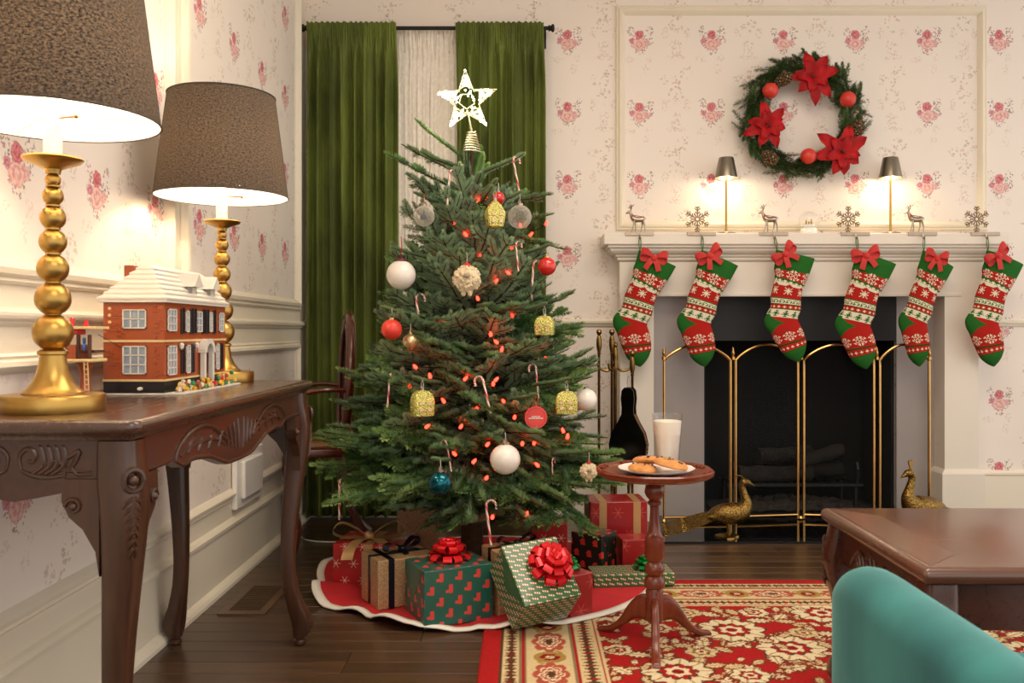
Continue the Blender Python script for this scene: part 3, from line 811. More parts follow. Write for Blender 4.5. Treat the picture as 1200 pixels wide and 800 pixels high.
# cabriole legs
def sq_ring(cx, cy, z, h, r, ang=0, n=3, tx=0, ty=0):
    out = []
    for x, y in rrect(h, h, r, n):
        out.append((cx+x*math.cos(ang)-y*math.sin(ang), cy+x*math.sin(ang)+y*math.cos(ang), z))
    return out
LEG = [  # z, outward, half width
    (TZ-.034, 0, .030), (.69, 0, .031), (.665, .002, .032), (.64, .004, .0325), (.60, .006, .031), (.54, .004, .028), (.46, -.001, .0245), (.36, -.007, .021), (.26, -.010, .0185), (.18, -.007, .0185), (.12, .001, .0215), (.085, .008, .0255), (.055, .012, .0265), (.035, .011, .0225), (.022, .007, .015)]
for sx in (-1, 1):
    for sy in (-1, 1):
        lx, ly = sx*(hx-.045), sy*(hy-.045)
        rings = []
        for z, o, h in spline(LEG, 44):
            rings.append(sq_ring(lx+sx*o*1.5, ly+sy*o*1.5, z, h, h*.42))
        leg = MB().loft(rings).build('leg', M['walnut_z'], ct, True)
        px, py = lx+sx*.012, ly+sy*.012
        MB().lathe([(.012, .0), (.017, .004), (.017, .012), (.012, .017), (.014, .022), (.012, .03)], 14, M=T(px, py, 0)).build('foot_pad', M['walnut_z'], leg, True)
        # bracket ears with scroll
        for ax_ in (0, 1):
            ear = [(0, .655), (.058, .655), (.060, .62), (.048, .595), (.026, .575), (.006, .54), (0, .50)]
            if ax_ == 0: Mx = T(lx-sx*.026, ly+sy*.012, 0) @ Matrix.Scale(-sx, 4, (1, 0, 0))
            else: Mx = T(lx+sx*.012, ly-sy*.026, 0) @ RZ(PI/2) @ Matrix.Scale(-sy, 4, (1, 0, 0))
            e = MB().prism(ear, -.011, .011, M=Mx).build('bracket', M['walnut_z'], leg)
            b = MB()
            for yy in (-.012, .012):
                b.tube([Mx @ Vector((.040+.014*math.cos(a)*(1-a/9.5), yy, .612+.014*math.sin(a)*(1-a/9.5))) for a in np.linspace(0, 7, 26)], .0035, 6)
                b.sphere((Mx @ Vector((.040, yy, .612))), .0075, 8, 6)
            b.build('scroll', M['walnut_z'], leg, True)
        # knee carving on the outer corner
        b = MB(); d = Vector((sx, sy, 0)).normalized(); nrm = d
        side = Vector((-d.y, d.x, 0))
        kd = .0475
        c0 = Vector((lx, ly, .655))+d*(kd-.001)
        b.tube([c0+side*.015*math.cos(a)+Vector((0, 0, .017*math.sin(a))) for a in np.linspace(0, 2*PI, 20)[:-1]], .005, 7, closed=True)
        b.sphere(tuple(c0), .009, 10, 7)
        for k in range(7):
            z = .628-k*.013
            for s_ in (-1, 1):
                w = .015*(1-k/9)
                b.tube([Vector((lx, ly, z))+d*(kd+.001), Vector((lx, ly, z-.006))+d*(kd-.001)+side*s_*w*.6, Vector((lx, ly, z-.018))+d*(kd-.007)+side*s_*w], [.0045, .0045, .0015], 6)
        b.tube([Vector((lx, ly, .63))+d*kd, Vector((lx, ly, .58))+d*kd, Vector((lx, ly, .525))+d*(kd-.005)], [.005, .0045, .001], 6)
        b.build('knee_carving', M['walnut_z'], leg, True)

# ------------------------------------------------------------------ table lamps
def table_lamp(x, y, label, seed):
    L = thing('table_lamp', label, 'lamp', (x, y, TZ), seed)
    MB().lathe([(.084, 0), (.085, .002), (.085, .027), (.083, .0295), (.02, .030)], 96).build('base', M['brass'], L, True)
    prof = [(.05, .0295), (.050, .033), (.046, .036), (.042, .040), (.033, .052), (.026, .068), (.0225, .086), (.021, .098), (.025, .100), (.025, .105), (.020, .108)]
    MB().lathe(prof, 32).build('stem_foot', M['brass'], L, True)
    zc = .108
    for r0, z in ((.0335, .138), (.030, .197), (.0265, .250), (.023, .297), (.0215, .339), (.0175, .377), (.013, .405)):
        MB().sphere((0, 0, z), r0, 24, 16).build('ball', M['brass'], L, True)
        MB().lathe([(.010, z+r0*.90), (.0125, z+r0*.92), (.0125, z+r0*1.06), (.009, z+r0*1.08)], 18).build('collar', M['brass'], L, True)
    MB().lathe([(.012, .416), (.014, .424), (.03, .431), (.046, .437), (.050, .442), (.049, .444), (.03, .437), (.01, .435)], 32).build('drip_plate', M['brass'], L, True)
    MB().lathe([(.0155, .438), (.0155, .505), (.012, .507)], 18).build('candle_sleeve', M['white'], L, True)
    b = MB().lathe([(.008, .507), (.008, .522), (.014, .54), (.020, .565), (.019, .585), (.010, .60), (.002, .604)], 16)
    b.build('bulb', M['bulb'], L, True)
    b = MB()                                   # spider holding the shade, with a turn key
    for k in range(3):
        a = 2*PI*k/3; b.tube([(.012*math.cos(a), .012*math.sin(a), .525), (.1765*math.cos(a), .1765*math.sin(a), .517)], .0018, 6)
    b.tube([(.012*math.cos(a), .012*math.sin(a), .525) for a in np.linspace(0, 2*PI, 14)[:-1]], .002, 6, closed=True)
    b.build('shade_ring', M['white'], L, True)
    MB().tube([(.012, -.01, .513), (.04, -.03, .513)], .002, 6).sphere((.042, -.032, .513), .004, 8, 6).build('switch_key', M['toolbrass'], L, True)
    sh = thing('shade', '', '', (0, 0, 0)); del sh['label']; del sh['category']; sh.parent = L
    rb, rt, z0, z1 = .1775, .1425, .510, .786
    n = 64
    def ring(r, z): return [(r*math.cos(2*PI*j/n), r*math.sin(2*PI*j/n), z) for j in range(n)]
    MB().loft([ring(rb, z0), ring(rt, z1)], True, False).build('fabric', M['shade'], sh, True, fixn=False)
    MB().loft([ring(rb-.002, z0), ring(rt-.002, z1)], True, False).build('liner', M['liner'], sh, True, fixn=False)
    for r, z in ((rb, z0), (rt, z1)):
        MB().tube([(r*math.cos(2*PI*j/n), r*math.sin(2*PI*j/n), z) for j in range(n)], .002, 6, closed=True).build('hem', M['shadehem'], sh, True)
    d = bpy.data.lights.new('bulb_light', 'POINT'); d.energy = LAMP_W; d.color = (1, .80, .56); d.shadow_soft_size = .03
    lo = bpy.data.objects.new('bulb_light', d); COL.objects.link(lo); lo.parent = L; lo.location = (0, 0, .63)
    return L
M['shadehem'] = plain('shade_hem', '#4c423a', .9, var=.1)
LAMP_W = 3.9
table_lamp(-.825, 1.56, 'tall brass ball-stem table lamp in front of the toy house', .3)
table_lamp(-.828, 2.447, 'tall brass ball-stem table lamp at the far end, behind the toy house', 1.1)

# ------------------------------------------------------------------ toy brick house
M['tbrick'] = plain('toy_brick_red', '#9c4a26', .28, var=.05, vscale=60)
M['tblack'] = plain('toy_black', '#17151a', .3, var=.1)
M['ttan'] = plain('toy_tan', '#d9bd85', .3, var=.05)
M['twhite'] = plain('toy_white', '#d6cfc3', .3, var=.02)
M['tgreen'] = plain('toy_green', '#1c7c4b', .3, var=.1)
M['tyellow'] = plain('toy_yellow', '#d8a91e', .3, var=.1)
M['tred'] = plain('toy_red', '#d1323a', .3, var=.1)
M['tpane'] = plain('toy_window_pane', '#8c97a3', .1, var=.15, vscale=90)
M['troofdk'] = plain('toy_grey', '#8d8a86', .4, var=.1)
HX1, HX0, HY0, HY1 = -.785, -.918, 1.945, 2.345
hz = [0, .030, .114, .121, .205]
hs = thing('toy_brick_house', 'toy building-brick house with red walls and snowy white roof on the console table', 'toy house', (HX1, HY0, TZ))
W_, D_ = HX1-HX0, HY1-HY0
MB().rbox(-W_-.004, .006, -.004, D_, 0, .004, .001).build('base_plate', M['twhite'], hs)
MB().box(-W_, 0, 0, D_, .004, .030).build('foundation', M['tblack'], hs)
MB().box(-W_, 0, 0, D_, .030, .116).box(-W_, 0, 0, D_, .121, .205).build('wall', M['tbrick'], hs)
b = MB().box(-W_-.002, .002, -.002, D_+.002, .030, .0345).box(-W_-.002, .002, -.002, D_+.002, .116, .121); b.build('tan_band', M['ttan'], hs)
# raised single bricks on the near wall
rr = random.Random(8)
bme = MB().rbox(-.006, .006, -.0012, .0005, -.0022, .0022, .0005).mesh('brick'); bme.materials.append(M['tbrick'])
for base, top in ((.035, .115), (.122, .203)):
    for c in range(9):
        x = -W_+.012+rr.random()*(W_-.03); z = rr.uniform(base+.006, top-.006)
        if -.095 < x < -.03 and rr.random() < .9: x = rr.choice((-W_+.012, -.02, -W_+.022, -.014))
        for k in range(rr.randint(2, 4)):
            o = link('brick', bme, hs); o.location = (x+(k % 2)*.007, 0, z+.0052*k)
def house_window(Mx, w, h, nx_, nz_):
    b = MB(); t_ = .0025
    b.box(-w/2, -w/2+t_, -.004, .002, 0, h).box(w/2-t_, w/2, -.004, .002, 0, h).box(-w/2, w/2, -.004, .002, 0, t_).box(-w/2, w/2, -.004, .002, h-t_, h)
    for k in range(1, nx_): b.box(-w/2+w*k/nx_-.0012, -w/2+w*k/nx_+.0012, -.0035, .001, 0, h)
    for k in range(1, nz_): b.box(-w/2, w/2, -.0035, .001, h*k/nz_-.0012, h*k/nz_+.0012)
    b.v = [tuple(Mx @ Vector(p)) for p in b.v]
    f = b.build('window', M['twhite'], hs)
    b = MB()
    for i in range(nx_):
        for j in range(nz_):
            pass
    MB().box(-w/2, w/2, -.0015, .0, 0, h, M=Mx).build('pane', M['tpane'], f)
house_window(T(-.064, 0, .046), .052, .062, 3, 3)
house_window(T(-.064, 0, .146), .052, .042, 3, 2)
Mside = lambda y, z: T(0, y, z) @ RZ(PI/2)
for y_, z_, w_, h_, nz in ((.040, .042, .05, .066, 4), (.040, .140, .05, .05, 3), (.135, .042, .026, .066, 4), (.130, .138, .024, .05, 3), (.205, .138, .040, .05, 3), (.285, .138, .024, .05, 3), (.365, .138, .036, .05, 3), (.335, .042, .026, .066, 4)):
    house_window(Mside(y_, z_), w_, h_, 2 if w_ < .045 else 3, nz)
for y_, z_ in ((.102, .042), (.165, .042), (.305, .042), (.365, .042), (.102, .134), (.158, .134), (.178, .134), (.235, .134), (.262, .134), (.312, .134)):
    b = MB().rbox(-.009, .009, -.004, 0, 0, .068 if z_ < .1 else .058, .001, M=Mside(y_, z_))
    for k in range(9): b.box(-.007, .007, -.0052, -.004, .004+k*.0065, .008+k*.0065, M=Mside(y_, z_))
    b.build('shutter', M['tblack'], hs)
# porch: two columns, arch, door
for y_ in (.212, .268):
    MB().rbox(.004, .016, y_-.006, y_+.006, .012, .090, .001).build('porch_column', M['twhite'], hs)
b = MB()
arc = [(.022*math.cos(a), .022*math.sin(a)) for a in np.linspace(0, PI, 14)]; arc2 = [(.036*math.cos(a), .034*math.sin(a)) for a in np.linspace(PI, 0, 14)]
b.prism(arc+arc2, -.018, 0, M=T(0, .24, .088) @ RZ(PI/2)); b.build('porch_arch', M['twhite'], hs)
MB().rbox(0, .003, .222, .258, .03, .105, .001).build('door', M['tblack'], hs)
for k in range(5): MB().box(.003, .006, .300, .306, .05+k*.012, .056+k*.012).build('red_block', M['tred'], hs)
for y_ in (.085, .18): MB().lathe([(.001, 0), (.005, .004), (.006, .012), (.002, .016)], 8, M=T(.006, y_, .098)).build('porch_light', M['twhite'], hs)
for z_ in (.19, .175, .16): MB().lathe([(.0035, 0), (.0035, .002)], 10, M=T(-W_+.014, 0, z_) @ RX(PI/2)).build('round_stud', M['ttan'], hs)
for z_ in (.196, .128, .104, .072, .042): MB().lathe([(.003, 0), (.003, .004)], 8, M=T(-.018, 0, z_) @ RX(PI/2)).build('round_stud', M['tbrick'], hs)
MB().lathe([(.004, 0), (.004, .012), (.002, .014)], 8, M=T(-.05, -.001, .014) @ RX(PI/2)).build('tap', M['twhite'], hs)
# roof: hipped, built of courses
ov = .008
n_c = 7; zr0, zr1 = .205, .285
eave = MB().rbox(-W_-ov, ov, -ov, D_+ov, .203, .212, .001); eave.build('eave', M['twhite'], hs)
for k in range(n_c):
    f0 = k/n_c; f1 = (k+1)/n_c
    ix0 = -ov+f0*(W_/2+.0); ix1 = -ov+f1*(W_/2)
    z0 = zr0+.006+(zr1-zr0)*f0; z1 = zr0+.006+(zr1-zr0)*f1
    iy0 = -ov+f0*.075; iy1 = -ov+f1*.075
    def rg(ix, iy, z): return [(-W_+ix, iy, z), (-ix, iy, z), (-ix, D_-iy*.3, z), (-W_+ix, D_-iy*.3, z)]
    MB().loft([rg(ix0-.002, iy0-.002, z0-.001), rg(ix0-.002, iy0-.002, z0+.003), rg(ix1+.001, iy1+.001, z1)]).build('roof_course', M['twhite'], hs)
for y_ in (.19, .315):
    b = MB().box(-.045, -.006, y_-.022, y_+.022, .21, .248); b.build('dormer_wall', M['troofdk'], hs)
    MB().prism([(-.03, .246), (.03, .246), (0, .278)], -.008, .075, M=T(-.0, y_, 0) @ RZ(PI/2)).build('dormer_roof', M['twhite'], hs)
    MB().box(-.006, -.003, y_-.01, y_+.01, .218, .245).build('dormer_window', M['twhite'], hs)
MB().rbox(-W_-.0, -W_+.022, .10, .13, .22, .292, .001).build('chimney', M['tbrick'], hs)
# front garden of small blocks
rr = random.Random(12)
gb = MB()
gm = {}
for nm in ('tgreen', 'tyellow', 'twhite', 'tbrick', 'tred', 'ttan'):
    me = MB().rbox(-.004, .004, -.004, .004, 0, .008, .001).lathe([(.0025, .008), (.0025, .0098)], 8).mesh('garden_block'); me.materials.append(M[nm]); gm[nm] = me
MB().rbox(.004, .045, .0, D_-.01, 0, .005, .001).build('garden_plate', M['twhite'], hs)
for k in range(95):
    y_ = rr.uniform(.012, D_-.022); x_ = rr.uniform(.012, .040); 
    nm = rr.choice(['tgreen', 'tyellow', 'tyellow', 'twhite', 'ttan', 'tbrick'] if y_ < .2 else ['tgreen', 'tyellow', 'tbrick', 'tred', 'ttan', 'tgreen'])
    o = link('garden_block', gm[nm], hs); lev = rr.randint(0, 2 if y_ < .2 else 3); o.location = (x_, y_, .005+lev*.008*rr.random()); o.rotation_euler = (rr.uniform(-.3, .3), rr.uniform(-.3, .3), rr.random()*3); o.scale = (1, 1, 1)
# toy tree house behind the near lamp
th = thing('toy_tree_house', 'small toy building-brick tree house with a ladder beside the toy house', 'toy', (-.916, 1.86, TZ)); th.scale = (.55, .8, .95)
b = MB(); 
b.lathe([(.030, 0), (.022, .01), (.0165, .03), (.016, .055), (.024, .072), (.034, .08)], 10); b.build('trunk', M['tbrick'], th, True)
MB().rbox(-.055, .055, -.045, .045, .080, .087, .002).build('deck', M['ttan'], th)
b = MB().box(-.042, -.010, -.038, .03, .087, .118); b.build('parapet', M['tbrick'], th)
M['tbrown'] = plain('toy_brown', '#4d2a18', .35, var=.1)
for x in (-.046, -.006, .036): MB().rbox(x-.006, x+.006, -.032, -.022, .087, .140, .002).build('post', M['tbrown'], th)
MB().rbox(.0, .05, -.02, .04, .10, .106, .001).build('upper_deck', M['tbrown'], th)
MB().rbox(-.06, .065, -.04, .04, .152, .158, .001).build('roof_plate', M['ttan'], th)
MB().rbox(-.04, -.01, -.03, .02, .140, .152, .003).build('roof_block', M['tred'], th)
MB().prism([(-.045, .158), (-.028, .158), (-.03, .168), (-.026, .176), (-.036, .172), (-.040, .178)], -.022, -.016).build('flag', M['tred'], th)
MB().prism([(.006, .158), (.026, .158), (.022, .174), (.012, .168)], -.022, -.016).build('flag', M['tred'], th)
b = MB().lathe([(.006, 0), (.008, .012), (.004, .014), (.0055, .018), (.0055, .026), (.002, .028)], 10, M=T(.018, -.03, .106))
b.build('figure', plain('toy_blue', '#3c5f9c', .3, var=.4, vscale=80), th, True)
b = MB()
for s in (-.007, .007): b.tube([(.045+s, -.052, 0), (.032+s, -.042, .085)], .0016, 6)
for k in range(7): b.tube([(.038-.013*k/7+.004, -.052+.01*k/7, .01+.011*k), (.052-.013*k/7-.004+.0, -.052+.01*k/7, .01+.011*k)], .0013, 6)
b.build('ladder', M['ttan'], th)
MB().rbox(.02, .06, -.06, -.02, 0, .008, .001).build('snow_plate', M['twhite'], th)
MB().tube([(.05, .0, .14), (.085, .08, .11)], .0008, 5).build('zip_line', M['tblack'], th)
# ------------------------------------------------------------------ coffee table
cf = thing('coffee_table', 'wide brown wooden coffee table with carved apron and curved legs', 'table', (1.34, 1.937, 0))
hx2, hy2, CZ = .595, .292, .44
MB().loft(slab([(.03, CZ-.034), (.012, CZ-.033), (.004, CZ-.026), (0, CZ-.016), (.004, CZ-.006), (.012, CZ-.001), (.018, CZ)], hx2, hy2, .012)).build('table_top', M['coffee'], cf, True, ang=50)
M['coffee_inlay'] = wood('brown_inlay_band', '#5c3e30', '#7a5547', .25, 'Y', .9, .5)
for s in (-1, 1):
    b = MB(); b.add([(s*(hx2-.02), -hy2+.02, CZ+.0004), (s*(hx2-.11), -hy2+.11, CZ+.0004), (s*(hx2-.11), hy2-.11, CZ+.0004), (s*(hx2-.02), hy2-.02, CZ+.0004)], [(0, 1, 2, 3)]); b.build('inlay_band', M['coffee_inlay'], cf)
cm = M['mahog2'] = wood('brown_mahogany', '#341a10', '#54291a', .28, 'Y', 1.2, .4)
def cf_apron(L, amp):
    n = 40; zt = CZ-.033
    low = lambda t: .315-amp*max(0, 1-abs(t)/.75)**.7
    return MB().prism([(L/2, zt), (-L/2, zt)]+[(-L/2+L*k/n, low(-1+2*k/n)) for k in range(n+1)], -.011, .011)
for s in (-1, 1):
    b = cf_apron(2*hy2-.10, .03); b.v = [(s*(hx2-.045)-y, x, z) for x, y, z in b.v]; b.build('end_apron', cm, cf)
    b = cf_apron(2*hx2-.10, .03); b.v = [(x, s*(hy2-.045)+y, z) for x, y, z in b.v]; b.build('side_apron', cm, cf)
b = MB(); Mx = T(-(hx2-.045)-.0105, 0, 0) @ RZ(-PI/2)
for s in (-1, 1):
    q = lambda L: [(s*a, z) for a, z in L]
    stroke(b, q([(.17, .33), (.15, .35), (.11, .372), (.07, .362), (.03, .34)]), .005, Mx)
    for k in range(6): stroke(b, q([(.012+k*.022, .315+k*.004), (.018+k*.022, .345), (.03+k*.022, .375-k*.003)]), .0052, Mx)
    stroke(b, q([(.14, .335), (.12, .352), (.105, .345), (.112, .335)]), .004, Mx)
b.build('carved_leaves', cm, cf, True)
LEG2 = [(CZ-.034, 0, .030), (.37, .002, .032), (.33, .006, .034), (.29, .006, .031), (.22, .0, .025), (.15, -.006, .020), (.10, -.004, .020), (.06, .004, .024), (.03, .007, .022), (.012, .004, .016)]
for sx in (-1, 1):
    for sy in (-1, 1):
        lx, ly = sx*(hx2-.045), sy*(hy2-.045); rings = []
        for z, o, h in spline(LEG2, 30): rings.append(sq_ring(lx+sx*o*1.5, ly+sy*o*1.5, z, h, h*.4))
        lg = MB().loft(rings).lathe([(.018, .010), (.021, .015), (.018, .024)], 12, M=T(lx+sx*.006, ly+sy*.006, 0)).build('leg', M['mahog2'], cf, True)
        b = MB(); d = Vector((sx, sy, 0)).normalized(); sd = Vector((-d.y, d.x, 0))
        for k in range(7):
            z = .37-k*.016
            for s_ in (-1, 1): b.tube([Vector((lx, ly, z))+d*.046, Vector((lx, ly, z-.008))+d*.044+sd*s_*.012, Vector((lx, ly, z-.02))+d*.038+sd*s_*.017], [.006, .006, .002], 6)
        b.build('knee_carving', M['mahog2'], lg, True)
lg_floor = .009
cf.location.z = lg_floor

# ------------------------------------------------------------------ side table with plate, cookies, milk
SXc, SYc = (767-VX)*2.505/F, 2.505
st = thing('pedestal_side_table', 'small red mahogany pie-crust tripod table standing on the rug', 'side table', (SXc, SYc, .009))
zt = .493
def pie(a, z): 
    k = (a*8/(2*PI)) % 1.0
    return 1+.035*abs(math.sin(a*4))-.02
rt = .163
n = 96
def pr(r, z, s=1.0): return [(r*(1+s*(pie(2*PI*j/n, 0)-1))*math.cos(2*PI*j/n), r*(1+s*(pie(2*PI*j/n, 0)-1))*math.sin(2*PI*j/n), z) for j in range(n)]
MB().loft([pr(.10, zt-.022, 0), pr(rt-.012, zt-.020), pr(rt, zt-.012), pr(rt+.002, zt-.002), pr(rt-.002, zt+.002), pr(rt-.008, zt-.001), pr(rt-.012, zt-.005), pr(.12, zt-.0055, 0), pr(.01, zt-.0055, 0)]).build('table_top', M['mahog'], st, True, ang=45)
for k in range(8):                               # carved lobes round the rim
    b = MB()
    for s in (-1, 0, 1):
        a = 2*PI*(k+.5)/8+s*.13; b.tube([((rt-.022)*math.cos(a), (rt-.022)*math.sin(a), zt-.004), ((rt-.006)*math.cos(a+.03), (rt-.006)*math.sin(a+.03), zt+.0)], [.004, .003], 6)
    b.build('rim_carving', M['mahog'], st, True)
MB().lathe([(.05, zt-.022), (.05, zt-.030), (.022, zt-.032), (.020, zt-.040), (.026, zt-.050), (.0285, zt-.066), (.022, zt-.080), (.014, zt-.088), (.019, zt-.093), (.019, zt-.099), (.013, zt-.104), (.0125, zt-.115), (.0145, zt-.15), (.018, zt-.178), (.023, zt-.186), (.0265, zt-.190)], 24).build('pedestal_urn', M['mahog'], st, True)
b = MB().lathe([(.0265, zt-.190), (.0275, zt-.195), (.0275, zt-.250), (.024, zt-.256)], 24, fx=lambda a, z: 1-.06*(math.cos(a*12) > .3)); b.build('fluted_block', M['mahog'], st, True)
MB().lathe([(.020, zt-.254), (.018, zt-.262), (.026, zt-.272), (.028, zt-.285), (.024, zt-.296), (.019, zt-.300), (.027, zt-.308), (.030, zt-.320), (.029, zt-.332), (.022, zt-.336), (.025, zt-.345), (.025, zt-.425), (.018, zt-.432), (.006, zt-.434)], 24).build('pedestal_base', M['mahog'], st, True)
for a in (-PI/2-.12, -PI/2+2.0, -PI/2-2.25):
    ol = []
    up = spline([(.018, .135), (.05, .13), (.085, .095), (.115, .05), (.15, .022), (.185, .012)], 18); dn = spline([(.19, 0), (.165, 0), (.14, .006), (.10, .03), (.07, .055), (.045, .062), (.018, .058)], 18)
    dn = dn[::-1]; rings = []
    for (ux, uz), (dx, dz) in zip(up, dn):
        mx_, mz_ = (ux+dx)/2, (uz+dz)/2; hx_, hz_ = (ux-dx)/2, (uz-dz)/2
        rings.append([(mx_+hx_*math.sin(q)*abs(math.sin(q))**-.3 if abs(math.sin(q)) > 1e-6 else mx_, .0115*math.copysign(abs(math.cos(q))**.7, math.cos(q)), mz_+(hz_*math.copysign(abs(math.sin(q))**.7, math.sin(q)))) for q in [2*PI*k/14 for k in range(14)]])
    MB().loft(rings, M=RZ(a)).build('leg', M['mahog'], st, True, ang=60)
ztop = zt-.0055+.009
pl = MB().lathe([(.045, 0), (.050, .001), (.070, .004), (.092, .010), (.103, .015), (.104, .0165), (.09, .0125), (.066, .006), (.045, .0035), (.002, .003)], 60, fx=lambda a, z: 1+.022*abs(math.sin(a*6))*(z > .008)).build('plate', M['white'], None, True)
tag(pl, 'white scalloped plate of cookies on the small pedestal table', 'plate'); pl.location = (SXc-.002, SYc-.045, ztop)
def cookie(x, y, z, r, tilt, seed, label):
    r2 = random.Random(seed); c = thing('cookie', label, 'cookie', (x, y, z), r2.random()*6, 'chocolate chip cookies on the plate'); c.rotation_euler = (tilt[0], tilt[1], 0)
    ph = r2.random()*6
    MB().lathe([(r*.6, 0), (r*.92, .002), (r, .007), (r*.96, .012), (r*.8, .017), (r*.45, .0205), (r*.02, .021)], 30, fx=lambda a, zz: 1+.03*math.sin(3*a+ph)+.02*math.sin(7*a+ph*2)+.012*math.sin(13*a)).build('dough', M['cookie'], c, True)
    for k in range(10):
        a = r2.random()*6.28; q = r*math.sqrt(r2.random())*.85; zz = .0205-.006*(q/r)**3
        MB().sphere((q*math.cos(a), q*math.sin(a), zz-.0012), r2.uniform(.0028, .0045), 8, 5).build('chocolate_chip', M['choc'], c, True)
px, py, pz = pl.location
cookie(px-.040, py-.018, pz+.0075, .040, (0, .09), 1, 'chocolate chip cookie lying flat on the plate')
cookie(px-.016, py+.040, pz+.021, .043, (-.20, .04), 2, 'chocolate chip cookie partly hidden behind the other two')
cookie(px+.034, py-.022, pz+.0215, .049, (.04, .19), 3, 'largest chocolate chip cookie propped on the others')
gy = SYc+.098; gx = (782-VX)*gy/F
g = thing('milk_glass', 'clear tumbler nearly full of milk behind the cookie plate', 'glass', (gx, gy, ztop))
MB().lathe([(.032, 0), (.033, .002), (.0445, .150), (.0450, .1515), (.0435, .1515), (.0425, .149), (.0312, .008), (.004, .007)], 40).build('tumbler', M['thinglass'], g, True)
MB().lathe([(.030, .008), (.0308, .009), (.0412, .130), (.040, .1315), (.002, .131)], 40).build('milk', M['milk'], g, True)

# ------------------------------------------------------------------ teal velvet armchair (low barrel back, faces away from the console table)
ac = thing('velvet_armchair', 'teal velvet low-back armchair in front of the coffee table', 'armchair', (.770, .93, .0))
def arm_shell(path, ztop, zbot, th):      # path = list of (x,y,topz)
    rings = []
    for i, (x, y, zt_) in enumerate(path):
        p0 = path[max(i-1, 0)]; p1 = path[min(i+1, len(path)-1)]
        t_ = Vector((p1[0]-p0[0], p1[1]-p0[1], 0)).normalized(); n_ = Vector((t_.y, -t_.x, 0))
        ring = []
        for k in range(17):
            a = PI*k/16
            ring.append(Vector((x, y, zt_-th/2))+n_*(th/2)*math.cos(a)+Vector((0, 0, th/2*math.sin(a))))
        ring.append(Vector((x, y, zbot))-n_*th/2); ring.append(Vector((x, y, zbot))+n_*th/2)
        rings.append(ring)
    return rings
# local coordinates: origin (.75,.93); back along x=-.27
path = []
for k in range(9):                               # far end rises from the front arm
    pass
keys = [(.33, .34, .40), (.15, .36, .405), (-.05, .365, .42), (-.17, .36, .43), (-.245, .348, .475), (-.285, .325, .54), (-.298, .27, .572), (-.30, .14, .576), (-.30, -.05, .576), (-.30, -.2, .572), (-.285, -.30, .53), (-.245, -.345, .475), (-.17, -.36, .43), (-.05, -.365, .42), (.15, -.36, .405), (.33, -.34, .40)]
path = [tuple(p) for p in spline(keys, 60)]
MB().loft(arm_shell(path, 0, .16, .085)).build('back', M['tealvelvet'], ac, True, ang=70)
MB().rbox(-.25, .34, -.33, .33, .14, .27, .03, seg=3).build('seat_base', M['tealvelvet'], ac, True)
MB().rbox(-.22, .36, -.31, .31, .27, .39, .04, seg=4).build('seat_cushion', M['tealvelvet'], ac, True)
for sx in (-.2, .28):
    for sy in (-.3, .3): MB().lathe([(.012, 0), (.022, .14), (.024, .16)], 12, M=T(sx, sy, 0)).build('leg', M['walnut_z'], ac, True)

# ------------------------------------------------------------------ oval-back wooden armchair by the curtain
oc = thing('oval_back_armchair', 'dark cherry wood armchair with oval back standing by the green curtain', 'armchair', (-.843, 3.65, 0), R(-74))
# local: faces -y ; back at +y
def ring_pts(rx, rz, y, zc, n=40, lean=.0): return [(rx*math.cos(2*PI*k/n), y+lean*rz*math.sin(2*PI*k/n), zc+rz*math.sin(2*PI*k/n)) for k in range(n)]
bz = .70
MB().tube(ring_pts(.20, .255, .115, bz, lean=.05), .019, 10, closed=True).build('back_frame', M['chairwood'], oc, True)
MB().tube(ring_pts(.165, .22, .105, bz, lean=.05), .008, 8, closed=True).build('back_bead', M['chairwood'], oc, True)
MB().add([(0, .118, bz)]+[(p[0], p[1]+.005, p[2]) for p in ring_pts(.175, .23, .112, bz, lean=.05)], [(0, 1+k, 1+(k+1) % 40) for k in range(40)]).build('back_panel', plain('dark_back_panel', '#1c1410', .6, var=.2), oc)
MB().rbox(-.20, .20, -.125, .12, .395, .43, .012, seg=2).build('seat_frame', M['chairwood'], oc, True)
MB().rbox(-.18, .18, -.11, .10, .42, .455, .018, seg=3).build('seat_cushion', M['leather'], oc, True)
for s in (-1, 1):
    MB().tube(spline([(s*.19, .12, .655), (s*.215, .03, .662), (s*.215, -.06, .652), (s*.21, -.115, .645)], 14), .015, 8, flat=.7).build('arm', M['chairwood'], oc, True)
    MB().lathe([(.014, .42), (.018, .43), (.013, .445), (.016, .48), (.019, .54), (.014, .60), (.018, .615), (.013, .625), (.016, .645)], 12, M=T(s*.19, -.075, 0)).build('arm_post', M['chairwood'], oc, True)
    MB().tube(spline([(s*.17, .09, .44), (s*.175, .11, .3), (s*.17, .12, .2), (s*.18, .175, .08), (s*.185, .235, .018)], 20), [.022-.008*k/19 for k in range(20)], 8).build('rear_leg', M['chairwood'], oc, True)
    b = MB().tube(spline([(s*.17, -.09, .42), (s*.18, -.115, .34), (s*.175, -.105, .22), (s*.17, -.085, .12), (s*.175, -.095, .045), (s*.18, -.115, .018)], 22), [.026-.011*min(1, k/15) for k in range(22)], 8)
    b.sphere((s*.18, -.117, .018), .018, 10, 8); b.build('front_leg', M['chairwood'], oc, True)
    MB().tube([(s*.15, .12, .42), (s*.10, .118, .48)], .014, 8).build('back_upright', M['chairwood'], oc, True)

